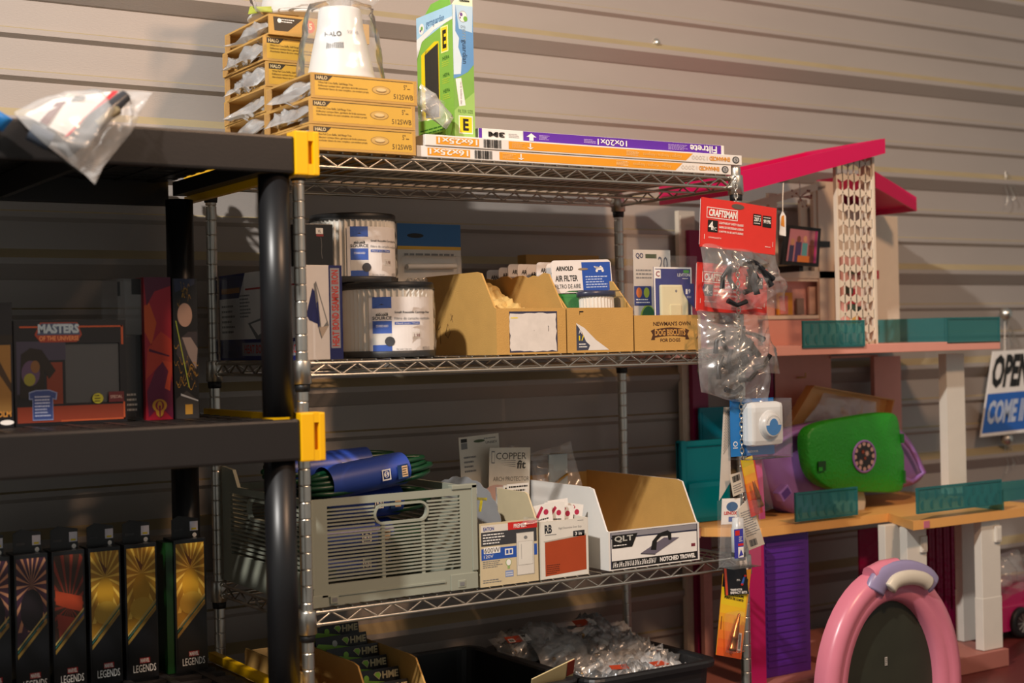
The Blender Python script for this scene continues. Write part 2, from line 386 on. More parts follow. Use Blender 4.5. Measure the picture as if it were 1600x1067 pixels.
for i in range(3):
    dx = (-.002, -.002, .002)[i]
    halo_box(.018+dx, .201+dx, -.012, .160, S+h*i, S+h*(i+1), nm[i], seed=10+i)
h2 = .0418
nb = ['bottom back-stack yellow trim carton on the wire shelf', 'second back-stack yellow trim carton from the shelf', 'third back-stack yellow trim carton from the shelf', 'fourth back-stack yellow trim carton from the shelf', 'fifth back-stack yellow trim carton just under the brown one marked 15']
for i in range(5):
    halo_box(.022+(.0, .001, 0, .002, -.001)[i], .205, .168, .345, S+h2*i, S+h2*(i+1), nb[i], seed=30+i)
halo_box(.028, .21, .160, .350, S+h2*5, S+h2*5+.034, 'brown 15-marked carton topping the back stack', fif=True, seed=41)
# white baffle cones
wm = mat('white_enamel', '#d8d6d2', .4, var=.02)
r = thing('light_baffle_stack', 'white nested cone baffles with black print in clear plastic on the front yellow cartons', 'light trim', (.106, .06, S+3*h))
m = MB(); z0 = S+3*h+.001
m.lathe((.106, .06, z0), [(.056, 0), (.058, .002), (.056, .004), (.053, .012), (.044, .055), (.037, .085), (.034, .112), (.032, .116), (.028, .116), (.026, .10)], wm, 40)
for q in (.018, .028, .038): m.lathe((.106, .06, z0+q), [(.0535-(q)*.2, 0), (.0545-(q)*.2, .001), (.0535-q*.2, .002)], wm, 40)
def cone_text(m, c, s, a0, a1, z0_, z1_, rf, mt, bold=0, dr=.0012):
    vs, fs = text_verts(s, bold); out = []
    for x, y in vs:
        a = a0+(a1-a0)*x; z = z0_+(z1_-z0_)*y; rr = rf(z)+dr; out.append((c[0]+rr*math.cos(a), c[1]+rr*math.sin(a), c[2]+z))
    m.add(out, fs, mt)
rf = lambda z: .053-(z-.012)*.21
def ang(cx, cy): return math.atan2(CAM.y-cy, CAM.x-cx)
A = ang(.106, .06)
cone_text(m, (.106, .06, z0), 'HALO', A-.62, A+.05, .066, .074, rf, K, .02)
cone_text(m, (.106, .06, z0), '5125WB', A+.28, A+.75, .071, .076, rf, GREY)
for i in range(26):
    a = A-.5+i*.024; w_ = .008 if i % 3 else .014
    zz0, zz1 = .046, .056
    m.poly([(.106+(rf(z)+.0006)*math.cos(q), .06+(rf(z)+.0006)*math.sin(q), z0+z) for q, z in ((a, zz0), (a+w_, zz0), (a+w_, zz1), (a, zz1))], K)
m.build('baffle_cone', r)
m = MB(); n1 = noise.noise
for sh_ in (0,):
    pr = []; N = 40; H = 16; vs = []
    for j in range(H+1):
        z = .0+.128*j/H
        for k_ in range(N):
            a = 2*math.pi*k_/N; base = .070-.022*(j/H)**1.2
            if j == H: base = .02
            rr = base+.010*abs(n1(V((math.cos(a)*3.2, math.sin(a)*3.2, j*.22))))
            vs.append((.106+rr*math.cos(a), .06+rr*math.sin(a)*.93, z0+z+.004*n1(V((a, j, 3.)))*(j > 0)))
    m.add(vs, [(j*N+k_, j*N+(k_+1) % N, (j+1)*N+(k_+1) % N, (j+1)*N+k_) for j in range(H) for k_ in range(N)], clear, True)
m.bag((.10, .04, z0+.118), (.15, .05, z0+.118), (.185, .06, z0+.152), (.12, .05, z0+.150), .012, clear, amp=.006, n=14, seed=5)
m.build('plastic_wrap', r, label='crinkled clear plastic wrap')
m = MB(); m.box(.135, .162, .11, .122, z0+.118, z0+.136, C_('#6a5a46')); m.bag((.12, .10, z0+.105), (.16, .10, z0+.105), (.175, .12, z0+.15), (.13, .12, z0+.15), .02, clear, n=10)
# upper baffle on the back stack
zz = S+h2*5+.035
r = thing('light_baffle_stack', 'white flanged baffle in loose plastic on top of the back carton stack', 'light trim', (.115, .25, zz))
m = MB(); m.lathe((.118, .25, zz), [(.050, .0), (.079, .010), (.083, .013), (.081, .016), (.062, .022), (.052, .07), (.046, .10), (.042, .10)], wm, 44); m.build('baffle_cone', r)
m = MB(); m.bag((.02, .19, zz+.004), (.19, .19, zz+.004), (.20, .21, zz+.11), (.0, .23, zz+.10), .11, clear, amp=.012, n=24, seed=9)
m.build('plastic_wrap', r, label='crinkled clear plastic wrap')
m = MB(); m.bag((.03, .24, zz+.012), (.052, .2, zz+.010), (.05, .2, zz+.022), (.032, .235, zz+.026), .006, C_('#b5bd4a', .4), amp=.003, n=8, seed=2); m.build('green_tape', r, label='yellow-green printed tape')
# small bag at right of stack
m = MB(); m.bag((.207, -.004, S+.082), (.262, -.006, S+.050), (.284, .006, S+.072), (.215, -.002, S+.118), .026, cloudy, amp=.008, n=18, seed=14)
m.bag((.212, -.002, S+.06), (.25, -.004, S+.062), (.262, .004, S+.09), (.21, 0, S+.11), .018, clear, amp=.008, n=14, seed=16)
tag(m.build('plastic_bag', loc=(.24, 0, S+.06)), 'crumpled translucent bag between the yellow cartons and the green filter box', 'bag')
# furnace filter cartons
org = C_('#e59a22', .45); purp = C_('#5b26a0', .45)
def fbox(name, x0, x1, z0, z1, y0, depth, label, fn):
    r = thing(name, label, 'filter', ((x0+x1)/2, y0+depth/2, z0), 'flat air filter cartons on the top shelf'); m = MB()
    m.box(x0, x1, y0, y0+depth, z0, z1-.0004, white_card, bev=.0012)
    f = Face(m, (x0, y0, z0), (1, 0, 0), (0, 0, 1), x1-x0, z1-z0-.0004, e=.0003); fn(f); m.build('carton', r); return r
def enh(f):
    f.rect(.03, .16, .205-.055, .84, org, 1); f.text('16x25x1', .035, .26, .145, .78, W_, 3, bold=.02, rot=180)
    f.barcode(.163, .12, .215, .88, K, 2); f.rect(.236, .14, .79, .86, org, 1); f.poly([(.79, .14), (.800, .14), (.825, .86), (.79, .86)], org, 1)
    f.rect(.298, .38, .302, .78, W_, 3); f.poly([(.29, .4), (.30, .22), (.31, .4)], W_, 3)
    f.lines(.245, .25, .285, .75, 4, C_('#f4c678'), 3); f.lines(.60, .25, .65, .75, 4, C_('#f4d9a0'), 3, 5)
    f.text('Allergen / Allergène / Alérgenos', .655, .3, .785, .72, C_('#f0c878'), 3, rot=180)
    f.text('12000', .80+.02, .3, .875, .72, C_('#d9d2c8'), 3, rot=180); f.text('ENHANCED', .882, .28, .955, .72, org, 3, bold=.03, rot=180)
    f.ell(.977, .5, .0125, .36, C_('#3a3a3a'), 2); f.ell(.977, .5, .0085, .25, C_('#a5a5a5'), 3); f.text('S', .973, .35, .981, .65, C_('#333333'), 4)
def filt3m(f):
    f.rect(.0, .02, .012, .98, purp, 1); f.rect(.165, .03, .985, .97, purp, 1); f.text('3M', .035, .28, .095, .74, K, 3, bold=.05, rot=180)
    f.lines(.11, .3, .15, .7, 3, C_('#9a9a9a'), 2); f.rect(.187, .18, .203, .5, W_, 3); f.poly([(.176, .5), (.214, .5), (.195, .84)], W_, 3)
    f.lines(.225, .3, .265, .75, 4, C_('#c8b0e8'), 3); f.text('10x20x1', .455, .24, .575, .78, W_, 3, bold=.01, rot=180); f.lines(.40, .3, .45, .7, 3, C_('#c8b0e8'), 3, 4)
    f.text('Filtrete', .845, .18, .965, .86, W_, 3, bold=.02, rot=180); f.lines(.75, .25, .835, .8, 5, C_('#bfa5e2'), 3, 9)
fbox('air_filter_carton', .206, .868, S, S+.0185, -.002, .36, 'lowest orange-striped filter carton lying directly on the wire shelf', enh)
fbox('air_filter_carton', .221, .893, S+.0185, S+.037, -.004, .36, 'upper orange-striped filter carton, right end above the corner post', enh)
fbox('air_filter_carton', .334, .868, S+.037, S+.0565, .016, .25, 'purple filter carton on top of the two orange ones', filt3m)
# germ guardian box
zg = S+.0375
r = thing('filter_box', 'tall narrow green and blue filter box standing beside the yellow cartons', 'box', (.305, .07, zg))
m = MB(); gx0, gx1, gy0, gy1, gh = .286, .325, .012, .132, .217
sky = C_('#5f95c8', .4); grn = C_('#74a844', .4); lg = C_('#9cc468', .4); pale = C_('#cfe1ea', .4); yel = C_('#ecd21a', .4)
m.box(gx0, gx1, gy0, gy1, zg, zg+gh, C_('#7cae4c', .4))
f = front(m, gx0, gx1, gy0, zg, zg+gh)
f.poly([(.0, .44), (.3, .46), (.7, .5), (1, .56), (1, 1), (0, 1)], sky, 1); f.poly([(.0, .47), (.35, .48), (.42, .6), (.25, .68), (.3, .75), (.12, .8), (.15, 1), (0, 1)], pale, 2); f.poly([(.3, .82), (.95, .80), (1, 1), (.15, 1)], C_('#b5d3e8', .4), 2)
f.poly([(0, .0), (1, 0), (1, .35), (.5, .28), (0, .2)], lg, 2)
f.ell(.5, .915, .21, .043, GREY, 3); f.ell(.5, .915, .195, .040, W_, 4); f.ell(.42, .93, .07, .014, C_('#6a4a90'), 5); f.ell(.62, .90, .1, .02, C_('#6fae3f'), 5); f.ell(.37, .905, .035, .008, C_('#6a4a90'), 5)
f.text('germ', .38, .73, .62, .85, C_('#8aa0b0'), 3, rot=-90); f.text('guardian', .38, .56, .68, .74, C_('#27496b'), 3, rot=-90, bold=.01)
f.poly([(.08, .44), (.36, .45), (.55, .245), (.24, .235)], W_, 3); f.text('use by installation date', .27, .25, .40, .42, GREY, 4, rot=-90)
f.text('FILTER SIZE', .18, .185, .9, .21, C_('#2f5a1c'), 3)
f.rect(.2, .03, .88, .165, W_, 3); f.rect(.24, .038, .84, .157, yel, 4); f.text('E', .40, .052, .68, .143, K, 5, bold=.04)
f = left(m, gx0, gy0, gy1, zg, zg+gh)
f.rect(0, 0, 1, 1, C_('#84b84a', .4), 1); f.poly([(0, .80), (.3, .82), (1, .90), (1, 1), (0, 1)], C_('#a8cfe8', .4), 2); f.poly([(0, .68), (.15, .8), (.5, .86), (1, .89), (1, .91), (.5, .9), (0, .83)], W_, 3)
f.text('germguardian', .28, .885, .78, .955, C_('#2f5f8c'), 4); f.ell(.15, .90, .075, .042, W_, 4); f.ell(.16, .905, .03, .016, grn, 5); f.ell(.12, .89, .02, .01, C_('#6a4a90'), 5)
f.poly([(.10, .19), (.62, .17), (.62, .76), (.5, .77), (.12, .70)], yel, 2); f.poly([(.22, .2), (.60, .18), (.60, .75), (.22, .69)], C_('#2c2c2a'), 3)
for i in range(9): f.rect(.24+i*.04, .2, .25+i*.04, .72, C_('#3d3d3a'), 4)
f.rect(.68, .66, .88, .86, C_('#fff3a0'), 3); f.rect(.70, .67, .86, .85, yel, 4); f.text('E', .73, .69, .83, .83, K, 5, bold=.04)
for z in (.63, .50, .38): f.text('HEPA', .72, z-.028, .90, z, C_('#2c6420'), 4); f.lines(.70, z-.08, .92, z-.034, 3, C_('#b6c940'), 3)
f.lines(.05, .02, .8, .12, 4, C_('#2f6a20'), 3)
m.build('carton', r)
m = MB(); z = zg+gh
m.prism([(gx0, gy0+.002, z), (gx1, gy0, z), (gx1, gy0, z+.019), (gx0+.012, gy0+.002, z+.016)], (0, .0008, 0), C_('#dfe9c8', .4))
fl = front(m, gx0, gx1, gy0-.0001, z, z+.019); fl.lines(.35, .25, .9, .6, 1, K, 2)
m.prism([(gx0, gy0+.006, z), (gx0, gy1-.03, z), (gx0, gy1-.05, z+.014), (gx0, gy0+.01, z+.017)], (.0008, 0, 0), C_('#7dbb45', .4)); m.build('carton_flap', r)

# ================================================================== middle shelf
S = ZM
# heat bond seaming iron box
r = thing('tool_box_carton', 'white and navy heat bond seaming iron box with its long side facing left', 'box', (.04, .18, S))
x0, x1, y0, y1, z1 = .009, .072, .004, .352, S+.145; navy = C_('#1c2260', .4); wh = C_('#e6e0dc', .4); m = MB()
m.box(x0, x1, y0, y1, S, z1, wh, bev=.0008)
f = front(m, x0, x1, y0, S, z1); f.rect(.64, 0, 1, 1, navy, 1); f.rect(0, .97, 1, 1, C_('#b33a38'), 2) if False else None
f.rect(.68, .12, .93, .97, C_('#9a9aa2'), 2); f.text('HEAT BOND SEAMING IRON', .71, .14, .90, .95, C_('#c2372c'), 4, bold=.03, rot=90)
f.poly([(.03, .48), (.2, .76), (.3, .70), (.42, .36), (.10, .42)], navy, 2); f.poly([(.24, .8), (.30, .83), (.62, .36), (.42, .22), (.36, .3)], GREY, 3); f.poly([(.30, .79), (.56, .4), (.42, .32), (.34, .66)], wh, 4); f.poly([(.36, .34), (.62, .36), (.43, .23)], C_('#b9a796'), 5); f.poly([(.30, .60), (.34, .62), (.38, .36), (.33, .34)], navy, 5)
f = left(m, x0, y0, y1, S, z1)
f.rect(.0, 0, 1, .24, navy, 1); f.poly([(0, .72), (.25, .72), (.33, 1), (0, 1)], navy, 1); f.rect(.33, .80, 1, .82, C_('#b33a38'), 2)
f.rect(.03, .78, .26, .84, C_('#b5762c'), 2); f.rect(.28, .05, .98, .2, C_('#8e8e96'), 2); f.text('HEAT BOND SEAMING IRON', .31, .075, .95, .175, C_('#b2362c'), 3, bold=.02)
f.lines(.26, .48, .40, .76, 7, GREY, 2); f.lines(.03, .3, .2, .66, 6, GREY, 2)
f.poly([(.50, .34), (.52, .78), (.62, .86), (.80, .86), (.80, .70), (.66, .7), (.62, .4), (.72, .2), (.60, .3)], navy, 3); f.poly([(.36, .42), (.60, .5), (.78, .42), (.74, .28), (.46, .23)], GREY, 4); f.poly([(.39, .41), (.60, .47), (.70, .42), (.48, .28)], wh, 5)
f.poly([(.64, .35), (.66, .82), (.80, .84), (.82, .45), (.75, .3)], wh, 6); f.text('89 R40', .70, .38, .76, .74, K, 7, rot=90)
m.build('carton', r)
m = MB(); m.box(x0-.0012, x0-.0006, y1-.11, y1-.002, S+.004, z1-.004, blist); m.build('tape_strip', r, label='glossy clear tape')
# black glove box on top
r = thing('small_carton', 'small black box with lime patch and white XL sticker atop the seaming iron box', 'box', (.04, .06, z1+.0005))
m = MB(); bz = z1+.0008; m.box(.006, .066, .02, .12, bz, bz+.064, C_('#141414', .35), bev=.0008)
f = front(m, .006, .066, .02, bz, bz+.064); f.rect(0, .02, .17, .52, C_('#b4cc1e'), 1); f.ell(.08, .75, .05, .14, GREY, 2); f.ell(.08, .75, .04, .12, K, 3); f.text('XL', .57, .79, .66, .86, K, 4); f.rect(.52, .76, .72, .9, W_, 2); f.rect(.53, .70, .73, .75, C_('#8a2626'), 2); f.rect(.24, .01, .25, .99, C_('#2b2b2b'), 2); f.poly([(.66, .68), (.68, .5), (.67, .3), (.69, .16), (.68, .16), (.66, .3), (.67, .5), (.65, .68)], GREY, 3)
m.build('carton', r)
# cartridge filters
pleat = mat('filter_pleats', '#dcd6cb', .6, var=.05)
def cartridge(cx, cy, z, rr, hh, label, lab=True, a_off=0., seed=1):
    r = thing('cartridge_filter', label, 'filter', (cx, cy, z), 'pleated cartridge vacuum filters')
    m = MB(); m.lathe((cx, cy, z), [(rr*.95, .010), (rr*.95, hh-.010)], pleat, 144, smooth=False, mod=lambda k: 1+.05*(1 if k % 3 == 0 else 0)); m.build('pleated_body', r)
    for q in (0, hh-.011):
        m = MB(); m.lathe((cx, cy, z+q), [(rr*.5, 0), (rr, 0), (rr*1.02, .002), (rr*1.02, .009), (rr, .011), (rr*.5, .011), (rr*.5, 0)], blackp, 48); m.build('end_cap', r)
    A = ang(cx, cy)+a_off
    if lab:
        m = MB(); rl = rr*1.0; N = 20; a0, a1 = A-.30, A+1.25; za, zb_ = .006, hh*.80
        def sheet(u0, u1, v0, v1, mt, dr=0.0):
            n_ = max(2, int((u1-u0)*20)); vs = []
            for j in (v0, v1):
                for i in range(n_+1):
                    a = a0+(a1-a0)*(u0+(u1-u0)*i/n_); vs.append((cx+(rl+dr)*math.cos(a), cy+(rl+dr)*math.sin(a), z+za+(zb_-za)*j))
            m.add(vs, [(i, i+1, n_+2+i, n_+1+i) for i in range(n_)], mt)
        def tx(s, u0, u1, v0, v1, mt, bold=0., dr=.0006):
            vs, fs = text_verts(s, bold); m.add([(cx+(rl+dr)*math.cos(a0+(a1-a0)*(u0+(u1-u0)*x)), cy+(rl+dr)*math.sin(a0+(a1-a0)*(u0+(u1-u0)*x)), z+za+(zb_-za)*(v0+(v1-v0)*y)) for x, y in vs], fs, mt)
        sheet(0, 1, 0, 1, wh); sheet(.05, .32, .0, 1, BLUE, .0003); sheet(.04, .33, .58, .80, wh, .0005); sheet(.10, .27, .67, .72, K, .0007)
        vs = [(.06, .80), (.185, .88), (.31, .80)]
        m.add([(cx+(rl+.0006)*math.cos(a0+(a1-a0)*u), cy+(rl+.0006)*math.sin(a0+(a1-a0)*u), z+za+(zb_-za)*v) for u, v in vs], [(0, 1, 2)], K)
        tx('PROJECT', .07, .29, .68, .74, W_, .03, .0009); tx('SOURCE', .05, .32, .60, .66, K, .02, .0009)
        sheet(.05, .32, .16, .36, C_('#cfcac2'), .0004); tx('STANDARD', .10, .27, .47, .51, W_); 
        m.ell = None
        m.add([(cx+(rl+.0009)*math.cos(a0+(a1-a0)*(.29+.07*math.cos(t/16*6.283))), cy+(rl+.0009)*math.sin(a0+(a1-a0)*(.29+.07*math.cos(t/16*6.283))), z+za+(zb_-za)*(.22+.085*math.sin(t/16*6.283))) for t in range(16)], [tuple(range(16))], C_('#2b2b30'))
        tx('Small Reusable Cartridge Filter', .36, .98, .70, .75, K, .01); tx('Filtro de cartucho reutilizable', .36, .98, .60, .645, GREY); sheet(.36, .75, .51, .56, BLUE, .0003); tx('Hand tool / Wash', .38, .73, .52, .55, W_)
        sheet(.62, .78, .26, .38, C_('#d8d2ca'), .0003); tx('1.98', .65, .75, .29, .35, C_('#77332c')); tx('for wet / dry use', .38, .6, .06, .10, GREY); tx('MADE IN USA', .80, .97, .05, .12, GREY)
        m.build('paper_label', r, label='white and blue paper label')
    m = MB(); N = 36; H = 10; vs = []
    for j in range(H+1):
        for k_ in range(N):
            a = 2*math.pi*k_/N; r_ = rr*1.03+.0035*abs(n1(V((math.cos(a)*5, math.sin(a)*5, j*.5+seed*9))))+(0 if j < H else -.012)
            vs.append((cx+r_*math.cos(a), cy+r_*math.sin(a), z+.001+(hh+.001)*j/H))
    m.add(vs, [(j*N+k_, j*N+(k_+1) % N, (j+1)*N+(k_+1) % N, (j+1)*N+k_) for j in range(H) for k_ in range(N)], blist); m.build('shrink_wrap', r, label='clear shrink wrap')
cartridge(.194, .084, S, .074, .121, 'pleated cartridge filter on the wire shelf with full white label', True, -.12, 1)
cartridge(.158, .262, S, .074, .118, 'rear cartridge filter half hidden behind the labelled one', False, 0, 2)
cartridge(.166, .150, S+.1225, .070, .114, 'top pleated cartridge filter standing on the two below', True, .16, 3)
# blue topped blister card behind
r = thing('blister_pack', 'clear ring and rod pack with blue header card behind the cartridge filters', 'package', (.36, .24, S))
m = MB(); x0, x1, z0, z1 = .296, .426, S, S+.235; y = .235
m.box(x0, x1, y, y+.0015, z0, z1, C_('#c9c6c0', .4)); f = front(m, x0, x1, y, z0, z1); f.rect(0, .83, 1, 1, C_('#1d5f9c', .4), 1); f.rect(0, .805, 1, .83, C_('#dcae3a'), 1); f.ell(.28, .91, .13, .018, K, 2); f.rect(.05, .3, .95, .56, C_('#8f99b8'), 1); f.lines(.1, .74, .9, .79, 1, GREY, 2); f.rect(.12, .42, .6, .54, C_('#2c3c7a'), 2)
m.build('backing_card', r)
m = MB(); m.box(x0+.006, x1-.006, y-.016, y-.0005, z0+.12, z0+.178, blist, bev=.006); m.box(x0+.006, x1-.006, y-.010, y-.0005, z0+.05, z0+.118, blist, bev=.005); m.build('blister', r)
m = MB()
for i in range(7): 
    c = V((x0+.02+i*.015, y-.006, z0+.133)); m.tube([c+V((.005*math.cos(t/10*6.283), 0, .005*math.sin(t/10*6.283))) for t in range(10)], .0012, chrome, 5, closed=True)
m.tube([(x0+.015, y-.007, z0+.158), (x1-.015, y-.007, z0+.160)], .005, wm, 8); m.build('hardware', r)
# kraft bins
def bin_box(name, x0, x1, y0, y1, z, hf, hb, ys, yp, label, mo=kraft, mi_=kraft_in, art=None, torn=None, low=False, back=True):
    r = thing(name, label, 'bin', ((x0+x1)/2, (y0+y1)/2, z)); t = .003; m = MB()
    m.box(x0, x1, y0, y1, z, z+t, mo)
    m.box(x0, x1, y0, y0+t, z+t, z+hf, mo); m.box(x0, x1, y1-t, y1, z+t, z+(hb*.98 if back else .03), mi_)
    for xx, tr in ((x0, None), (x1-t, torn)):
        pts = [(y0+t, z+t), (y1-t, z+t), (y1-t, z+hb)]
        if tr:
            R = random.Random(tr); n = 14
            for i in range(1, n): pts.append((y1-(y1-yp)*i/n, z+hb-R.uniform(0, .007)*(1 if i > 3 else .5)))
        pts += [(yp, z+hb), (yp-(yp-y0)*.25, z+hb-.003), (ys, z+hf+.002), (y0+t, z+hf)]
        if low and xx == x0: pts = [(y0+t, z+t), (y1-t, z+t), (y1-t, z+hf*.8), (y0+t, z+hf*.8)]
        m.prism([(xx, a, b) for a, b in pts], (t, 0, 0), mo)
        if mo is white_card: m.poly([(xx+(t+.0002 if xx == x0 else -.0002), a, b) for a, b in pts], mi_)
    f = front(m, x0, x1, y0, z, z+hf)
    m.build('bin_body', r)
    if art:
        m = MB(); f = front(m, x0, x1, y0, z, z+hf); art(f); m.build('front_label', r)
    return r
def art_torn(f):
    f.rect(.18, .04, .87, .93, C_('#34344a'), 1); R = random.Random(5); pts = []
    for i in range(40):
        t = i/40*4; s_ = int(t); q = t-s_
        a, b = ((.20+.66*q, .07), (.855, .07+.83*q), (.85-.6*q, .90), (.19, .88-.8*q))[s_]
        pts.append((a+R.uniform(-.012, .006), b+R.uniform(-.025, .012)))
    f.poly(pts, mat('torn_paper', '#d8d0c8', .8, var=.13, scale=70), 2)
    f.rect(.53, .5, .535, .52, K, 3); f.poly([(.73, .62), (.745, .6), (.745, .5), (.73, .48), (.738, .5), (.738, .58)], K, 3); f.rect(.2, .78, .3, .8, yel, 3)
def art_torn2(f):
    f.poly([(.13, .05), (.13, .62), (.19, .55), (.22, .4), (.4, .06)], C_('#3a3f52'), 1); f.poly([(.13, .66), (.25, .55), (.42, .28), (.62, .05), (.30, .05), (.33, .16), (.27, .25), (.25, .33), (.22, .44), (.13, .64)], C_('#ddd8d2'), 2)
    f.text('A', .165, .42, .21, .54, W_, 3); f.text('1/', .165, .27, .24, .38, yel, 3, bold=.02); f.lines(.165, .1, .29, .22, 2, W_, 3); f.rect(.18, .90, .24, .93, K, 2); f.rect(.18, .85, .187, .93, K, 2)
def art_dog(f):
    b_ = C_('#4a2c18'); f.text("NEWMAN'S OWN", .28, .70, .84, .82, b_, 2, bold=.02)
    f.poly([(.24, .30), (.30, .30), (.30, .62), (.24, .56), (.27, .45)], b_, 1); f.poly([(.82, .30), (.76, .30), (.76, .62), (.82, .56), (.79, .45)], b_, 1)
    n = 12; f.poly([(.27+.52*i/n, .36+.05*math.sin(math.pi*i/n)) for i in range(n+1)]+[(.79-.52*i/n, .58+.07*math.sin(math.pi*i/n)) for i in range(n+1)], b_, 2)
    f.text('DOG BISCUITS', .30, .42, .76, .60, C_('#c9964f'), 3, bold=.03); f.text('FOR DOGS', .38, .24, .68, .34, b_, 2, bold=.02)
r = bin_box('cardboard_bin', .352, .492, .002, .300, S, .077, .140, .008, .062, 'kraft cardboard bin left of the others with a torn white label', art=art_torn, torn=3)
# pencil marks on its left side
m = MB(); mk = mat('pencil_mark', '#8c6c3c', .8); Q = lambda a, b: (.3515, a, S+b)
for st in ([(.20, .045), (.19, .06), (.185, .05), (.195, .045)], [(.188, .05), (.186, .02)], [(.17, .035), (.16, .055), (.152, .04), (.16, .03), (.17, .038)], [(.15, .06), (.142, .07)], [(.143, .058), (.149, .072)]): m.tube([Q(*p) for p in st], .0006, mk, 4)
m.build('pencil_marks', r)
bin_box('cardboard_bin', .495, .636, .002, .350, S, .077, .128, .008, .075, 'kraft cardboard bin with a mostly peeled dark label, middle of three', art=art_torn2)
bin_box('cardboard_bin', .640, .792, .004, .300, S, .063, .066, .1, .15, 'low kraft dog biscuit bin at the right end', art=art_dog)
# crumpled paper inside bin 1
m = MB(); m.bag((.358, .06, S+.02), (.485, .05, S+.02), (.482, .20, S+.118), (.362, .22, S+.122), .045, mat('crumpled_kraft_paper', '#c8a765', .8, var=.15), amp=.011, n=26, seed=3, fr=22)
tag(m.build('crumpled_paper', loc=(.42, .13, S+.004)), 'crumpled yellowish packing paper inside the torn-label bin', 'paper')
# Arnold air filters
vis = MATS
def arnold(x0, y, z0, label, full=False, tilt=0.02, i=0):
    r = thing('air_filter_pack', label, 'filter', (x0+.06, y, z0), 'hanging-card mower air filters in the bin'); w_ = .130 if full else .118; hh = .158
    m = MB(); z1 = z0+hh; m.M = Matrix.Translation((x0, y, z0)) @ Matrix.Rotation(tilt, 4, 'Y') @ Matrix.Rotation(-.06, 4, 'X')
    n = 6; rr = .008; pts = [(0, 0, .1), (w_, 0, .1)]
    pts += [(w_-rr+rr*math.sin(k_/n*1.571), 0, hh-rr+rr*math.cos(k_/n*1.571)) for k_ in range(n, -1, -1)]+[(rr-rr*math.sin(k_/n*1.571), 0, hh-rr+rr*math.cos(k_/n*1.571)) for k_ in range(n+1)]
    m.prism(pts, (0, .0012, 0), wh)
    f = Face(m, (0, 0, .1), (1, 0, 0), (0, 0, 1), w_, .058); f.rect(.5, .05, .985, .93, BLUE, 1)
    f.text('ARNOLD', .07, .68, .35, .82, K, 3, bold=.03, shear=.03); f.text('AIR FILTER', .05, .36, .42, .54, C_('#2a2a2a'), 3, bold=.02); f.text('FILTRO DE AIRE', .04, .14, .46, .27, C_('#3a3a3a'), 3)
    f.ell(.52, .72, .085, .035, C_('#8d7a63'), 4)
    f.poly([(.70, .80), (.72, .80), (.75, .68), (.86, .68), (.86, .74), (.82, .82), (.78, .74), (.74, .72)], W_, 3); f.ell(.75, .66, .02, .045, W_, 3); f.ell(.85, .66, .02, .045, W_, 3)
    f.lines(.55, .12, .93, .52, 5, C_('#b8c8ea'), 3)
    m.build('header_card', r)
    m = MB(); m.M = Matrix.Translation((x0, y, z0)) @ Matrix.Rotation(-.06, 4, 'X')
    if full: m.box(.002, w_-.016, .0016, .0028, .003, .1, C_('#2e8a3c'), 0); m.build('green_card', r); m = MB(); m.M = Matrix.Translation((x0, y, z0)) @ Matrix.Rotation(-.06, 4, 'X')
    m.lathe((.066, -.026, .003), [(.0001, 0), (.023, 0), (.023, .006)], blackp, 24); m.lathe((.066, -.026, .009), [(.021, 0), (.021, .082)], pleat, 60, smooth=False, mod=lambda k_: 1+.06*(k_ % 2)); m.lathe((.066, -.026, .091), [(.023, 0), (.025, .001), (.025, .009), (.023, .010), (.010, .010), (.0001, .008)], C_('#1b2140', .3), 28)
    m.v = [V((x0+.070+(v.x-x0-.066)*1.55, v.y, v.z)) for v in m.v] if full and m.v else m.v
    m.build('filter_element', r) if full else None
    if full:
        m = MB(); m.box(x0+.012, x0+w_-.018, y-.051, y-.001, z0+.002, z0+.104, blist, bev=.008); m.build('blister', r)
    return r
arnold(.513, .058, S+.004, 'frontmost air filter pack whose whole white and blue card faces out of the bin', True, -.03)
ys = [.076, .104, .134, .164, .198, .232, .268]
ll = ['second air filter card, just behind the frontmost one', 'third air filter card from the front', 'fourth air filter card from the front', 'fifth air filter card from the front', 'sixth air filter card, third from the left end', 'seventh air filter card, second from the left end', 'last air filter card at the left end of the row']
for i, y in enumerate(ys): arnold(.507+(.004, 0, .003, -.002, .002, 0, .001)[i], y, S+.004+(-.004, 0, -.006, 0, .002, -.002, -.005)[i], ll[i], False, (.0, .01, -.02, .015, 0, .02, -.01)[i])
# breaker pack, switch plate, clear packs in the dog biscuit bin
r = thing('blister_pack', 'tall clear breaker blister pack marked 20 in the dog biscuit bin', 'package', (.73, .06, S+.004))
m = MB(); x0, x1, y, z0, z1 = .676, .772, .070, S+.004, S+.212
m.box(x0, x1, y, y+.001, z0, z1, blist, bev=.0004); m.box(x0, x1, y-.004, y-.0034, z0, z1, blist); m.build('clear_shell', r)
m = MB(); m.box(x0+.014, x1+.004, y-.003, y-.002, z0+.01, z1-.028, C_('#cfc8be', .4)); f = front(m, x0+.014, x1+.004, y-.003, z0+.01, z1-.028)
f.text('QO', .06, .90, .26, .965, C_('#242c58'), 3, bold=.02); f.rect(.32, .91, .62, .955, C_('#3c4a2a'), 2); f.text('20', .66, .78, .92, .93, C_('#333c52'), 3); f.lines(.06, .68, .6, .80, 3, GREY, 2); f.rect(0, .40, .46, .61, C_('#24357a'), 2); f.ell(.13, .54, .075, .055, C_('#dd7a3a'), 3); f.ell(.33, .54, .075, .055, C_('#a8b83a'), 3); f.lines(.05, .42, .42, .48, 2, W_, 3)
f.ell(.36, .24, .22, .17, C_('#a9c13a'), 2); f.ell(.37, .24, .19, .155, C_('#2f6a3c'), 3); f.lines(.02, .02, .6, .12, 3, C_('#356e35'), 3); m.build('insert_card', r)
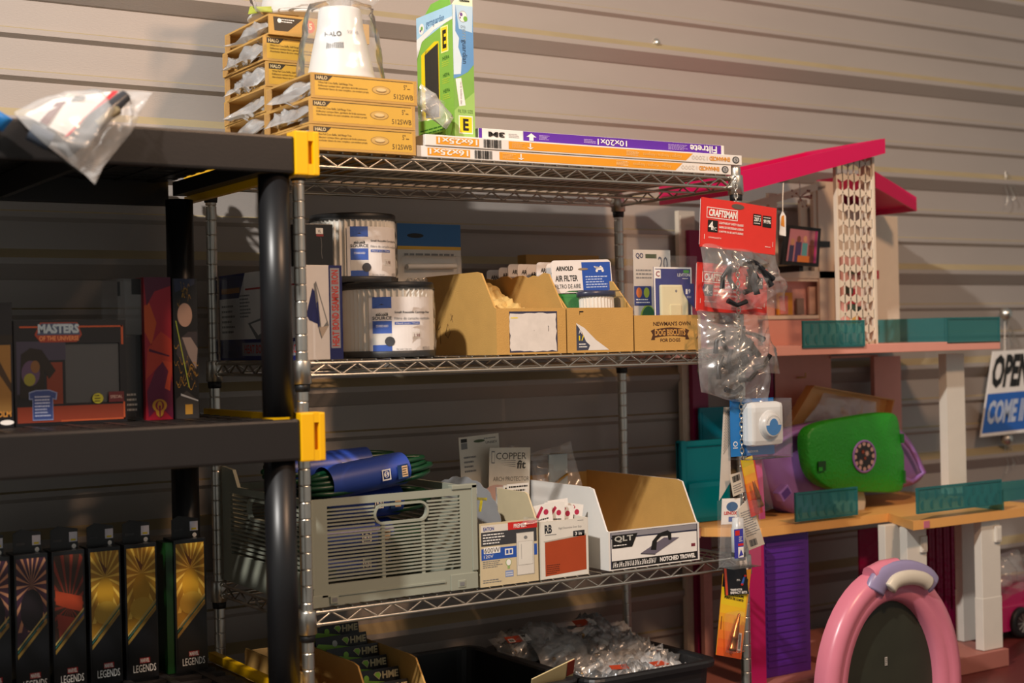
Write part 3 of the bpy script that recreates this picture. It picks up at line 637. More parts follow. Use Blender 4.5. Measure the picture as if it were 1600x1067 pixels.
r = thing('wall_plate_pack', 'ivory rocker switch plate pack with navy card at the front of the dog biscuit bin', 'package', (.75, .02, S+.004))
m = MB(); x0, x1, y, z0, z1 = .7005, .788, .022, S+.004, S+.150; m.box(x0, x1, y, y+.0012, z0, z1, C_('#1f2a78', .35)); f = front(m, x0, x1, y, z0, z1)
f.ring(0, 0, 1, 1, .02, W_, 1); f.rect(.03, .86, .18, .97, W_, 2); f.text('C', .05, .88, .15, .95, C_('#8a2a3a'), 3, bold=.03); f.text('LEVITON', .62, .885, .95, .925, W_, 2, bold=.02); f.lines(.75, .85, .92, .87, 1, W_, 2); f.rect(.78, .93, .93, .965, C_('#5aa83a'), 2); m.build('backing_card', r)
m = MB(); iv = mat('ivory_plastic', '#ddd6b0', .35, var=.03); m.box(x0+.010, x1-.014, y-.007, y-.0005, z0+.0, z1-.032, iv, bev=.004); m.box(x0+.030, x1-.032, y-.0085, y-.0065, z0+.01, z1-.068, mat('ivory_rocker', '#d8d0a8', .3), bev=.001)
f = front(m, x0+.010, x1-.014, y-.007, z0, z1-.032); f.ell(.55, .9, .04, .022, GREY, 1); m.build('wall_plate', r)
m = MB(); f = front(m, x1-.030, x1-.001, y-.0078, z1-.075, z1-.030); f.poly([(0, 1), (1, 1), (1, .0), (.55, .25), (.15, .6)], C_('#1f2a78', .35), 1); f.rect(.3, .58, .45, .78, W_, 2); f.text('9', .52, .6, .68, .78, W_, 2, bold=.02); f.text('IVORY', .4, .42, .75, .5, W_, 2); m.build('corner_sticker', r)
m = MB(); m.box(x0-.004, x1+.004, y-.011, y-.0102, z0, z1+.020, blist); m.build('clear_shell', r)
for (x0, x1, y, hh, lb) in ((.648, .690, .115, .150, 'narrow clear pack with white slip behind the breaker pack'), (.745, .80, .11, .168, 'clear pack with round studs behind the switch plate pack')):
    r = thing('clear_pack', lb, 'package', ((x0+x1)/2, y, S+.004)); m = MB(); m.box(x0, x1, y, y+.010, S+.004, S+hh, blist, bev=.003); m.build('clear_shell', r)
    m = MB(); m.box(x0+.004, x1-.004, y+.004, y+.005, S+.010, S+hh*.72, C_('#c8c4bc', .4)); f = front(m, x0+.004, x1-.004, y+.004, S+.01, S+hh*.72); f.lines(.1, .6, .9, .95, 5, GREY, 2); m.build('insert_card', r)
# brown box at the back
m = MB(); m.box(.625, .80, .322, .352, S+.001, S+.190, kraft); tag(m.build('brown_carton', loc=(.71, .34, S)), 'plain brown box standing at the back behind the air filter cards', 'box')
# ================================================================== lower shelf
S = ZL
cg = mat('grey_green_crate_plastic', '#96998a', .45, var=.03)
r = thing('folding_crate', 'grey slotted plastic crate with handle hole, full of green cords', 'crate', (.155, .18, S))
x0, x1, y0, y1, h, t = .006, .304, .002, .352, .166, .006
# front wall with slots and handle hole: built from bars
def slot_wall(m, F, w_, h_, n, hx0, hx1, hz0, hz1, b0=.20, b1=.93, l=.105, rr=.10, mid=True):
    """F maps (a, b, d) to a point; horizontal slots between stiles"""
    def bx(a0, a1, b0_, b1_, d0=0, d1=t):
        v = [F(a, b, d) for d in (d0, d1) for b in (b0_, b1_) for a in (a0, a1)]
        m.add(v, [(0, 1, 3, 2), (4, 6, 7, 5), (0, 4, 5, 1), (2, 3, 7, 6), (0, 2, 6, 4), (1, 5, 7, 3)], cg)
    bx(0, l, 0, 1); bx(1-rr, 1, 0, 1); bx(l, 1-rr, 0, b0); bx(l, 1-rr, b1, 1)
    dz = (b1-b0)/n
    for i in range(n-1):
        z = b0+dz*(i+1); a, b = z-dz*.24, z+dz*.24
        if hz0 < z < hz1: bx(l, hx0, a, b); bx(hx1, 1-rr, a, b)
        else: bx(l, 1-rr, a, b)
    # handle rim
    N = 28; c = ((hx0+hx1)/2, (hz0+hz1)/2); ra = (hx1-hx0)/2; rb = (hz1-hz0)/2; asp = h_/w_
    def rr_(s_):
        pts = []
        for k_ in range(N):
            tt = 2*math.pi*k_/N; cx = (ra-rb*asp)*(1 if math.cos(tt) > 0 else -1)
            pts.append((c[0]+cx+rb*asp*s_*math.cos(tt), c[1]+rb*s_*math.sin(tt)))
        return pts
    o_, i_ = rr_(1.12), rr_(.86); vs = [F(a, b, -.001) for a, b in o_]+[F(a, b, -.001) for a, b in i_]+[F(a, b, t+.001) for a, b in i_]+[F(a, b, t+.001) for a, b in o_]
    m.add(vs, [(s_*N+k_, s_*N+(k_+1) % N, (s_+1) % 4*N+(k_+1) % N, (s_+1) % 4*N+k_) for s_ in range(4) for k_ in range(N)], cg)
    for a in ((.42, .44), (.66, .68)) if mid else (): bx(a[0], a[1], b0, hz0 if a[0] < .5 or hx1 > .66 else b1, .001, t-.001)
m = MB(); slot_wall(m, lambda a, b, d: V((x0+(x1-x0)*a, y0+d, S+.002+(h-.002)*b)), x1-x0, h, 21, .38, .70, .72, .90); 
m.box(x0-.001, x0+.03, y0-.002, y0, S+.001, S+.02, cg, bev=.0008); m.box(x0+.02, x1-.06, y0-.002, y0, S+.016, S+.019, cg); m.box(x1-.05, x1+.001, y0-.002, y0, S+.001, S+.027, cg, bev=.0008)
m.box(x1-.008, x1+.002, y0-.002, y0+.01, S+.03, S+h+.004, cg, bev=.001); m.box(x1-.045, x1+.002, y0-.002, y0+.012, S+h-.002, S+h+.005, cg, bev=.001); m.box(x0-.002, x0+.008, y0-.002, y0+.01, S+.03, S+h, cg, bev=.001)
for a in (x0+.04, x1-.03): m.box(a-.007, a+.007, y0-.003, y0, S+.005, S+.017, cg, bev=.001); m.box(a-.004, a+.004, y0-.0036, y0-.0028, S+.008, S+.014, GREY)
m.build('front_wall', r)
m = MB(); slot_wall(m, lambda a, b, d: V((x0+d, y1-(y1-y0)*a, S+.002+(h-.002)*b)), y1-y0, h, 14, .32, .62, .70, .90, b0=.3, mid=False)
m.prism([(x0, y1, S+h), (x0, y1-.07, S+h), (x0, y1-.05, S+h+.028), (x0, y1, S+h+.032)], (t, 0, 0), cg); m.build('side_wall', r)
m = MB(); slot_wall(m, lambda a, b, d: V((x1-t+d, y0+.008+(y1-y0-.01)*a, S+.002+(h-.002)*b)), y1-y0, h, 14, .32, .62, .70, .90, b0=.3, mid=False); m.build('side_wall', r)
m = MB(); slot_wall(m, lambda a, b, d: V((x0+.006+(x1-x0-.012)*a, y1-d, S+.002+(h-.002)*b)), x1-x0, h, 21, .38, .70, .72, .90); m.build('back_wall', r)
m = MB(); m.box(x0+t, x1-t, y0+t, y1-t, S+.001, S+.006, cg); m.build('base', r)
# cord coils
cordg = mat('green_cord', '#0d3a22', .38, var=.1); sleeve = C_('#2a459c', .4)
def coil(cx, cy, cz, L, wd, ht, yaw, label, seed, band=True, pitch=0.0):
    r = thing('cord_coil', label, 'cord', (cx, cy, cz), 'green extension cord coils'); R = random.Random(seed)
    M = Matrix.Translation((cx, cy, cz)) @ Matrix.Rotation(yaw, 4, 'Z') @ Matrix.Rotation(pitch, 4, 'Y')
    m = MB(); m.M = M
    rc = .021
    for k_ in range(9):
        a = L/2-R.uniform(0, .014); an = k_*2.4; rr_ = rc*math.sqrt((k_+.5)/9); yo, zo = rr_*math.cos(an), rr_*math.sin(an)*.85; op = wd*R.uniform(.16, .36)
        pts = []
        for i in range(32):
            tt = i/32*2*math.pi; c_ = math.cos(tt); s_ = math.sin(tt); e_ = c_*c_
            pts.append((a*(abs(c_)**.8)*(1 if c_ > 0 else -1), yo*(1-.3*e_)+s_*(.006+op*min(1, e_*2.2)), zo*(1-.25*e_)+(.004 if s_ > 0 else -.003)*(1-e_)))
        m.tube(pts, .0046, cordg, 7, closed=True)
    m.build('cord', r)
    if band:
        m = MB(); m.M = M; n = 28; vs = []
        for xx in (-.082, .066):
            for i in range(n):
                tt = i/n*2*math.pi; vs.append((xx, .031*math.cos(tt), .027*math.sin(tt)))
        m.add(vs, [(i, (i+1) % n, n+(i+1) % n, n+i) for i in range(n)], sleeve, True)
        F_ = Face(m, (-.075, -.0325, -.012), (1, 0, 0), (0, 0, 1), .138, .024); F_.ring(.60, .1, .72, .85, .09, W_, 2); F_.ell(.66, .5, .035, .22, W_, 3); F_.text('S', .645, .32, .675, .68, sleeve, 4, bold=.03)
        F_.rect(.82, .0, .97, .95, C_('#0e3566'), 2); F_.rect(.88, .1, .96, .85, C_('#d8b48c'), 3); F_.lines(.885, .15, .955, .8, 4, K, 4)
        m.build('paper_sleeve', r, label='blue paper sleeve')
coil(.150, .085, S+.190, .24, .062, .050, .10, 'topmost front cord coil with blue sleeve, resting above the crate rim', 1, pitch=-.10)
coil(.125, .17, S+.200, .24, .065, .045, -.05, 'cord coil with blue sleeve just behind the topmost one', 2, pitch=-.04)
coil(.16, .13, S+.142, .26, .09, .045, .06, 'cord coil seen through the crate handle hole', 3)
coil(.11, .29, S+.150, .22, .085, .05, 1.2, 'cord coil at the back left of the crate without a visible sleeve', 4, False)
coil(.15, .15, S+.085, .26, .10, .05, -.1, 'cord coil with blue sleeve in the middle of the crate behind the slots', 5)
coil(.16, .18, S+.035, .26, .12, .04, .1, 'lowest cord coil on the crate bottom behind the slots', 6)
# Eaton dimmer carton
def art_eaton(f):
    o = f.mb
    f.rect(.02, .64, .98, .86, C_('#38383c'), 1); f.rect(.02, .86, .98, .97, C_('#d9d2c6', .4), 1); f.rect(.48, .86, .99, .98, RED, 2); f.text('PREMIER', .58, .885, .80, .95, W_, 3, bold=.02); f.text('EATON', .06, .88, .24, .94, C_('#243a8a'), 2, bold=.03)
    f.lines(.05, .66, .45, .84, 4, W_, 2); f.rect(.02, .42, .98, .60, BLUE, 1); f.rect(.06, .52, .34, .62, W_, 2); f.text('600W', .07, .53, .33, .61, K, 3); f.text('120V', .06, .45, .22, .50, W_, 3); f.rect(.42, .47, .56, .57, W_, 2); f.rect(.44, .49, .48, .55, BLUE, 3); f.rect(.50, .49, .54, .55, BLUE, 3)
    f.lines(.04, .29, .38, .41, 4, GREY, 2); f.ell(.48, .35, .05, .06, C_('#8fae6a'), 2); f.ell(.48, .35, .04, .05, W_, 3); f.rect(.46, .25, .5, .29, C_('#8fae6a'), 2)
    f.rect(.42, .12, .56, .22, C_('#8698c0'), 2); f.lines(.43, .13, .55, .20, 2, W_, 3); f.lines(.04, .05, .36, .12, 2, GREY, 2)
    f.rect(.62, .12, .93, .80, C_('#a8a49c'), 2); f.rect(.63, .13, .92, .79, C_('#d9d4ca'), 3); f.rect(.645, .28, .905, .66, C_('#a8a49c'), 4); f.rect(.65, .285, .90, .655, C_('#dcd8ce'), 5); f.rect(.70, .38, .705, .62, GREY, 6); f.ell(.78, .72, .03, .025, GREY, 6)
r = bin_box('dimmer_carton', .311, .425, .002, .125, S, .104, .146, .006, .035, 'cut-open dimmer switch carton with red and blue print next to the grey crate', mo=C_('#cbbb98'), art=art_eaton, low=True, back=False)
m = MB(); m.bag((.395, -.001, S+.095), (.42, -.003, S+.100), (.43, .0, S+.108), (.40, .0, S+.112), .004, clear, amp=.004, n=8); m.build('torn_tape', r)
for k_, (xx, yy) in enumerate(((.433, .105), (.438, .125), (.435, .145))):
    m = MB(); m.box(xx, xx+.044, yy, yy+.003, S+.004, S+.153-.004*k_, C_('#d8d4cc')); f = front(m, xx, xx+.044, yy, S+.004, S+.153-.004*k_); f.lines(.05, .90, .95, .99, 2, K, 2)
    tag(m.build('instruction_card', loc=(xx, yy, S+.004)), ('front', 'middle', 'rear')[k_]+' plain white slip standing at the back of the door stop carton', 'paper', 'slips in the door stop carton')
# saw blade
m = MB(); c = V((.352, .128, S+.090)); N = 60; pts = []
steel = mat('brushed_steel', '#a2a3a6', .42, .45, var=.12)
ax_u = V((.42, -.91, 0)).normalized()
for k_ in range(N):
    a = 2*math.pi*k_/N; rr = .082*(1 if k_ % 3 else .965); pts.append(c+ax_u*rr*math.cos(a)+V((0, 0, rr*math.sin(a))))
nrm = ax_u.cross(V((0, 0, 1))); m.prism(pts, nrm*.0016, steel)
F_ = Face(m, c-ax_u*.078-V((0, 0, .078)), ax_u, (0, 0, 1), .156, .156, e=.0004); F_.ell(.5, .5, .42, .42, C_('#8a8f98'), 1, 40); F_.poly([(.2, .2), (.9, .35), (.85, .75), (.55, .95), (.3, .9), (.15, .6)], C_('#1b2a66'), 2)
F_.rect(.45, .62, .86, .84, C_('#14204e'), 3); F_.text('18T', .50, .64, .82, .80, yel, 4, bold=.03, shear=.1); F_.text('7-1/4', .5, .45, .80, .56, W_, 4); F_.rect(.55, .84, .72, .92, W_, 4)
tag(m.build('saw_blade', loc=c-V((0, 0, .083))), 'round steel saw blade with navy 18T label between crate and dimmer carton', 'saw blade')
# RB door stop carton
def art_rb(f):
    f.rect(.01, .01, .99, .99, C_('#ddd9cf', .45), 1); f.text('RB', .09, .79, .24, .94, C_('#24262e'), 2, bold=.04); f.rect(.10, .755, .33, .768, GREY, 2); f.text('Rigid Decorative Door Stop', .38, .83, .86, .88, GREY, 2); f.lines(.78, .95, .95, .98, 1, GREY, 2)
    f.poly([(.09, .05), (.95, .09), (.95, .70), (.09, .64)], C_('#a9441f', .45), 2); f.poly([(.06, .66), (.95, .73), (.95, .70), (.09, .64)], C_('#b9b2a6'), 3); f.rect(.68, .69, .92, .79, C_('#2b2c30'), 3); f.text('3 in', .72, .71, .86, .77, W_, 4, bold=.02); f.lines(.12, .08, .4, .25, 5, C_('#5c2712'), 3)
r = bin_box('door_stop_carton', .430, .529, .002, .17, S, .097, .097, .05, .06, 'cut-open door stop carton with rust coloured panel', mo=C_('#d6d0c2'), art=art_rb)
for k_ in range(5):
    xx = .438+k_*.014; yy = .02+.008*k_; m = MB(); m.M = Matrix.Translation((xx, yy, S+.004)) @ Matrix.Rotation((-.12, .05, .15, -.04, .18)[k_], 4, 'Y')
    m.box(0, .042, 0, .002, 0, .118+(.004 if k_ % 2 else 0), W_); f = Face(m, (0, 0, .08), (1, 0, 0), (0, 0, 1), .042, .04); f.poly([(.05, .3), (.5, .9), (.6, .8), (.2, .25)], C_('#b5274a'), 1); f.ell(.7, .6, .12, .12, C_('#b5274a'), 1); f.lines(.1, .1, .9, .4, 2, K, 1, k_)
    tag(m.build('paper_packet', loc=(xx, yy, S+.004)), ('first', 'second', 'third', 'fourth', 'fifth')[k_]+' white and red packet from the left standing in the door stop carton', 'packet', 'packets in the door stop carton')
# QLT notched trowel bin
def art_qlt(f):
    f.rect(.02, .03, .98, .97, C_('#2a2540'), 1); f.rect(.03, .04, .97, .96, W_, 2); f.rect(.03, .82, .97, .96, C_('#8c8a90'), 3); f.poly([(.03, .80), (.36, .80), (.97, .78), (.97, .82), (.03, .84)], C_('#2a2c44'), 4)
    f.poly([(.035, .56), (.25, .56), (.31, .90), (.035, .90)], K, 5); f.text('QLT', .06, .70, .26, .87, C_('#b8b8b0'), 6, bold=.03); f.lines(.05, .60, .25, .66, 1, W_, 6)
    f.rect(.03, .04, .97, .24, K, 3); f.text('1/4 x 1/4 x 3/16 U & 3/16 x 3/16 x 5/16 U', .04, .07, .50, .21, W_, 4, bold=.03, shear=.02); f.text('NOTCHED TROWEL', .55, .08, .95, .20, W_, 4, bold=.05); 
    f.poly([(.34, .36), (.50, .30), (.77, .66), (.60, .70)], C_('#6a6472'), 5); f.poly([(.34, .36), (.50, .30), (.50, .28), (.34, .34)], K, 5)
    f.poly([(.45, .42), (.47, .64), (.54, .82), (.64, .88), (.68, .80), (.68, .62), (.65, .62), (.64, .74), (.57, .74), (.52, .64), (.51, .40)], K, 6); f.rect(.905, .38, .95, .46, C_('#7a2a3a'), 4)
r = bin_box('trowel_carton', .572, .776, .002, .345, S, .068, .142, .008, .058, 'white-sided cut-down trowel carton, widest open carton on this shelf', mo=white_card, mi_=kraft, art=art_qlt)
# copper fit packs and poly bag behind
def card_pack(x0, x1, y, z1, label, art, tilt=0):
    r = thing('hanging_card_pack', label, 'package', ((x0+x1)/2, y, S)); m = MB(); m.M = Matrix.Translation((x0, y, S+.002)) @ Matrix.Rotation(tilt, 4, 'Y')
    m.box(0, x1-x0, 0, .0012, 0, z1-S-.002, C_('#d8d2c4', .45)); f = Face(m, (0, 0, 0), (1, 0, 0), (0, 0, 1), x1-x0, z1-S-.002, e=.0003); art(f); m.build('card', r)
def art_cf1(f):
    f.rect(.05, .955, .20, .985, K, 1); f.rect(.05, .90, .20, .95, GREY, 1); f.ell(.5, .955, .14, .012, C_('#4a5a3a'), 2); f.lines(.62, .96, .92, .98, 1, GREY, 1); f.text('UNISEX', .66, .925, .95, .945, K, 1); f.lines(.1, .7, .4, .85, 4, GREY, 1)
def art_cf2(f):
    f.rect(.05, .86, .13, .97, GREY, 1); f.rect(.06, .87, .12, .96, C_('#d8d2c4'), 2); f.text('COPPER', .16, .895, .90, .955, C_('#3c3a36'), 1); f.text('fit', .66, .81, .88, .885, C_('#3c3a36'), 1, bold=.03, shear=.1); 
    for i in range(4): f.poly([(.18+.03*i, .885-.013*i), (.64, .885-.018*i), (.64, .879-.018*i)], GREY, 1)
    f.text('ARCH PROTECTOR', .1, .70, .98, .74, C_('#5a564c'), 1); f.ell(.2, .6, .3, .07, C_('#c8a8a0'), 1); f.ell(.85, .55, .10, .05, C_('#8a3a20'), 1); f.ell(.85, .55, .07, .035, C_('#d8b090'), 2)
card_pack(.440, .527, .262, 1.152, 'rear cream hanging card pack marked unisex', art_cf1, -.05)
card_pack(.470, .560, .238, 1.132, 'front cream copper sleeve pack behind the dimmer carton', art_cf2, .05)
r = thing('parts_bag', 'clear bag holding small brass parts left of the open trowel carton top', 'bag', (.63, .26, S)); m = MB()
m.bag((.585, .25, S+.10), (.70, .25, S+.10), (.688, .27, S+.205), (.590, .27, S+.190), .018, clear, amp=.006, n=18, seed=22); m.build('plastic_bag', r)
m = MB(); m.box(.625, .668, .258, .262, S+.11, S+.185, C_('#9fb0b8', .4), bev=.001)
for k_ in range(5): m.tube([(.632+k_*.006, .256, S+.125+.004*k_), (.64+k_*.006, .252, S+.135+.003*k_)], .0025, mat('brass', '#b5883a', .3, 1), 6)
m.build('parts_card', r)
m = MB(); m.bag((.555, .30, S+.10), (.60, .30, S+.10), (.595, .31, S+.20), (.565, .31, S+.205), .012, clear, amp=.006, n=12, seed=27); m.box(.560, .592, .304, .306, S+.10, S+.155, W_)
tag(m.build('parts_bag', loc=(.58, .3, S+.1)), 'smaller clear bag with white label behind the copper sleeve pack', 'bag')

# ================================================================== bottom shelf
S = ZB
bin_box('glove_bin', -.0+.02, .118, .02, .30, S, .19, .245, .03, .08, 'left kraft bin on the bottom shelf, mostly behind the chrome post', mo=kraft)
r = bin_box('glove_bin', .122, .232, .02, .30, S, .17, .240, .03, .10, 'kraft bin holding black and lime glove packs', mo=kraft)
lime = C_('#8fc63d', .45)
for k_ in range(6):
    y = .055+.034*k_; zt = S+.190+.014*k_
    m = MB(); m.M = Matrix.Translation((.127+.003*(k_ % 2), y, S+.004)) @ Matrix.Rotation(-.22, 4, 'X')
    w_, hh = .097, zt-S+.012; m.box(0, w_, 0, .002, 0, hh, C_('#17171a', .4)); f = Face(m, (0, 0, hh-.06), (1, 0, 0), (0, 0, 1), w_, .06, e=.0004)
    f.poly([(0, .52), (0, .74), (.05, .82), (.80, .60), (.80, .50)], lime, 1); f.ell(.36, .78, .05, .09, C_('#c8c8c0') if k_ % 2 == 0 else lime, 2)
    f.text('HME', .66, .72, .97, .92, C_('#c9b98f'), 3, bold=.04, shear=.03); f.poly([(.50, .86), (.54, .92), (.62, .92), (.65, .84), (.60, .70)], C_('#c9b98f'), 2); f.poly([(.52, .85), (.55, .90), (.61, .90), (.63, .84), (.60, .73)], lime, 3); (f.rect(.2, .40, 1, .66, lime, 4), f.text('HUNTING GLOVES', .35, .46, .95, .60, K, 5)) if k_ == 0 else None
    tag(m.build('glove_pack', loc=(.175, y, S+.004)), ('frontmost', 'second', 'third', 'fourth', 'fifth', 'rearmost')[k_]+' black and lime glove pack in the kraft bin on the bottom shelf', 'glove pack', 'black and lime glove packs')
tubm = mat('black_tub_plastic', '#1d1e20', .4, var=.1)
def tub(x0, x1, y0, y1, z0, z1, label):
    m = MB(); t = .004; ins = .02
    def ring(off, z, flare=0):
        a0, a1, b0, b1 = x0+off, x1-off, y0+off, y1-off; rr = .03; P = []
        for (cx, cy, s_) in ((a1-rr, b1-rr, 0), (a0+rr, b1-rr, 90), (a0+rr, b0+rr, 180), (a1-rr, b0+rr, 270)):
            for k_ in range(6): a = math.radians(s_+k_*18); P.append((cx+rr*math.cos(a), cy+rr*math.sin(a), z))
        return P
    rings = [ring(ins, z0), ring(.008, z1-.012), ring(.008, z1-.010), ring(0, z1-.012), ring(-.001, z1-.004), ring(.001, z1), ring(.012, z1), ring(.014, z1-.004), ring(ins+.006, z0+.004)]
    vs = sum(rings, []); n = 24
    m.add(vs, [(j*n+k_, j*n+(k_+1) % n, (j+1)*n+(k_+1) % n, (j+1)*n+k_) for j in range(len(rings)-1) for k_ in range(n)]+[tuple(range(n)), tuple(range(8*n, 9*n))], tubm)
    return tag(m.build('plastic_tub', loc=((x0+x1)/2, (y0+y1)/2, z0)), label, 'tub')
tub(.245, .500, -.015, .345, S, .752, 'empty black tub left of the tub of bagged parts')
tub(.512, .802, -.02, .34, S, .745, 'black tub heaped with clear bags of small parts')
R = random.Random(11)
spots = [(.56, .27, .748, .11), (.63, .28, .755, .12), (.70, .25, .765, .11), (.60, .19, .742, .10), (.67, .17, .745, .11), (.735, .16, .738, .10), (.60, .10, .732, .10), (.67, .09, .728, .11), (.745, .08, .726, .09), (.76, .24, .748, .10), (.64, .04, .722, .09), (.72, .035, .720, .09)]
pos = ['back left with red tag', 'back middle', 'back, right of the middle', 'middle left', 'middle', 'middle right', 'front left', 'front centre', 'right front', 'back right corner', 'frontmost left with an orange slip', 'frontmost right with an orange slip']
for k_, (x, y, z, s_) in enumerate(spots):
    r = thing('parts_bag', 'clear bag of door stops in the heaped tub, '+pos[k_], 'bag', (x, y, z-.02), 'bags of parts in the right tub'); a = R.uniform(-.5, .5); tl = R.uniform(.15, .6); M = Matrix.Translation((x, y, z)) @ Matrix.Rotation(a, 4, 'Z') @ Matrix.Rotation(tl, 4, 'X')
    m = MB(); m.M = M; h_ = s_*.5; m.bag((-h_, -h_*.8, 0), (h_, -h_*.8, 0), (h_, h_*.8, 0), (-h_, h_*.8, 0), .034, cloudy if k_ % 2 else clear, amp=.012, n=16, seed=60+k_, fr=20); m.build('plastic_bag', r)
    m = MB(); m.M = M
    m.tube([(-.02, -.01, .0), (.015, .01, .004)], .006, wm, 8); m.lathe((.018, .012, .006), [(.0001, .004), (.009, .003), (.009, -.003), (.0001, -.003)], wm, 14, axis=(.8, .5, .2)); m.lathe((-.02, -.012, .002), [(.0001, .003), (.005, .002), (.005, -.003), (.0001, -.004)], mat('brass', '#b5883a', .3, 1), 10, axis=(1, .4, .3))
    m.build('door_stop', r)
    if k_ in (0, 2, 10, 11):
        m = MB(); m.M = M @ Matrix.Translation((-.02, 0, .022)); m.box(-.016, .016, -.010, .010, 0, .0006, C_('#a83a1c')); f = topf(m, -.016, .016, -.010, .010, .0006)
        if k_ == 0: f.rect(.1, .05, .5, .6, W_, 2); f.barcode(.14, .1, .46, .5, K, 3); m.box(.016, .034, -.01, .012, 0, .0006, W_); m2 = topf(m, .016, .034, -.01, .012, .0006); m2.text('R', .2, .5, .6, .9, K, 2, bold=.04); m2.lines(.2, .1, .8, .4, 2, GREY, 2)
        m.build('paper_slip', r)
m = MB(); m.M = Matrix.Translation((.405, .0, .752)) @ Matrix.Rotation(-.25, 4, 'Y') @ Matrix.Rotation(.5, 4, 'X'); m.box(0, .09, 0, .002, -.03, .012, C_('#c9b98a')); m.box(.075, .09, -.001, .0, -.02, .012, C_('#7a2a1a'))
tag(m.build('card_strip', loc=(.45, 0, .75)), 'cream card edge with red end poking up between the two black tubs', 'card')
# ================================================================== strip hanging from the corner post
def chain(m, p0, p1, r=.0011, L=.011, wd=.0032):
    p0, p1 = V(p0), V(p1); d = p1-p0; n = max(1, int(d.length/(L*.72))); ax = d.normalized(); a = ax.orthogonal().normalized(); b = ax.cross(a)
    for i in range(n):
        c = p0+d*((i+.5)/n); q = a if i % 2 else b
        m.tube([c+ax*(L/2*math.cos(t))+q*(wd*math.sin(t)) for t in [k*math.pi/5 for k in range(10)]], r, chrome, 5, closed=True)
HY = -.030; HX = .853
m = MB(); chain(m, (HX, HY, 1.618), (HX+.002, HY, .93)); m.tube([(HX, .0, 1.597), (HX, -.012, 1.606), (HX, HY, 1.618)], .0015, chrome, 6)
tag(m.build('hanging_chain', loc=(HX, HY, 1.61)), 'thin steel link chain hanging from the top shelf corner with clips on it', 'chain')
redc = C_('#d3332a', .4)
lens = film('clear_lens', white=.02, gloss=.10, rough=.03, bump=0)
def glasses(m, c, yaw, pit, s=1.0):
    M0 = m.M; m.M = Matrix.Translation(c) @ Matrix.Rotation(yaw, 4, 'Y') @ Matrix.Rotation(pit, 4, 'X')
    blk = C_('#1b1c20', .35)
    for sx in (-1, 1):
        m.tube([(sx*.036*s, 0, 0), (sx*.030*s, -.004, -.022), (sx*.012*s, -.004, -.034)], [.0045, .0040, .0052], blk, 7)
    n = 12; vs = [(-.04+.08*i/n, -.010*math.sin(math.pi*i/n)-.002, z*(1-.3*abs(i-n/2)/n)) for z in (-.014, .016) for i in range(n+1)]
    m.add(vs, [(i, i+1, n+2+i, n+1+i) for i in range(n)], lens, True)
    m.M = M0
def craftsman(x0, x1, y, z1, zb, tilt, label, seed, slant=0):
    r = thing('safety_glasses_bag', label, 'package', ((x0+x1)/2, y, z1), 'red-headed bags of safety glasses'); hh = .088; w_ = x1-x0
    M = Matrix.Translation((x0, y, z1)) @ Matrix.Rotation(tilt, 4, 'Y'); m = MB(); m.M = M
    m.prism([(0, 0, 0), (w_*.48, 0, 0), (w_, 0, -.002), (w_, 0, -hh), (0, 0, -hh)], (0, .004, 0), redc)
    m.prism([(0, .0045, -.002), (w_, .0045, -.002), (w_, .0045, -hh+.004), (0, .0045, -hh+.004)], (0, .0008, 0), W_)
    f = Face(m, (0, 0, -hh), (1, 0, 0), (0, 0, 1), w_, hh, e=.0003)
    f.ell(.47, .90, .085, .055, C_('#5a5148'), 2)
    f.ring(.06, .60, .47, .82, .014, W_, 2); f.text('CRAFTSMAN', .085, .635, .45, .785, W_, 3, bold=.04, shear=.015)
    f.rect(.08, .32, .21, .56, K, 2); f.text('4', .09, .36, .15, .53, W_, 3, bold=.03); f.text('PC.', .15, .35, .20, .42, W_, 3)
    for k_, s_ in enumerate(('LIGHTWEIGHT SAFETY GLASSES', 'GAFAS DE SEGURIDAD LIGERAS', 'LUNETTES DE SÉCURITÉ LÉGÈRES')): f.text(s_, .225, .50-.085*k_, .55, .545-.085*k_, W_, 3, bold=.02)
    f.rect(.68, .57, .79, .80, K, 2); f.rect(.81, .55, .93, .79, K, 2); f.text('Z87.1', .69, .65, .78, .73, W_, 3, bold=.03); f.text('99.9%', .82, .63, .92, .71, W_, 3, bold=.03); f.lines(.69, .74, .78, .78, 1, W_, 3); f.lines(.82, .73, .92, .77, 1, W_, 3); f.lines(.69, .59, .78, .63, 1, W_, 3)
    f.text('CMXMSAFETY', .09, .19, .26, .22, W_, 3); f.lines(.85, .13, .95, .16, 1, W_, 3); f.rect(.035, .16, .04, .26, W_, 3); f.rect(.955, .16, .96, .26, W_, 3)
    m.build('header_card', r)
    m = MB(); a = M @ V((0, .002, -hh+.004)); b = M @ V((w_, .002, -hh+.004)); c = V((x1+.022+slant, y+.008, zb)); d = V((x0+.004, y+.004, zb+.012))
    m.bag(d, c, b, a, .062, clear, amp=.010, n=34, seed=seed, power=.6, edge=.004, fr=10); m.build('plastic_bag', r)
    m = MB(); R = random.Random(seed); zc = zb+(z1-hh-zb)*.42
    blk = C_('#17181c', .35); c0 = V(((x0+x1)/2+.008, y-.020, zc+.034))
    for k_ in range(9):
        a_ = (-.25-.16*k_)+R.uniform(-.08, .08); d1 = V((math.cos(a_), R.uniform(-.15, .15), math.sin(a_))); s0 = c0+V((R.uniform(-.02, .012), R.uniform(-.008, .008), R.uniform(-.022, .012)))
        e0 = s0+d1*R.uniform(.030, .052); m.tube([s0, s0+(e0-s0)*.55+V((0, 0, .003)), e0], [.0028, .0038, .0062], blk, 7)
    for k_ in range(2): glasses(m, c0+V((-.02-.012*k_, .004*k_, -.012-.022*k_)), .3+.7*k_, .2)
    m.build('safety_glasses', r)
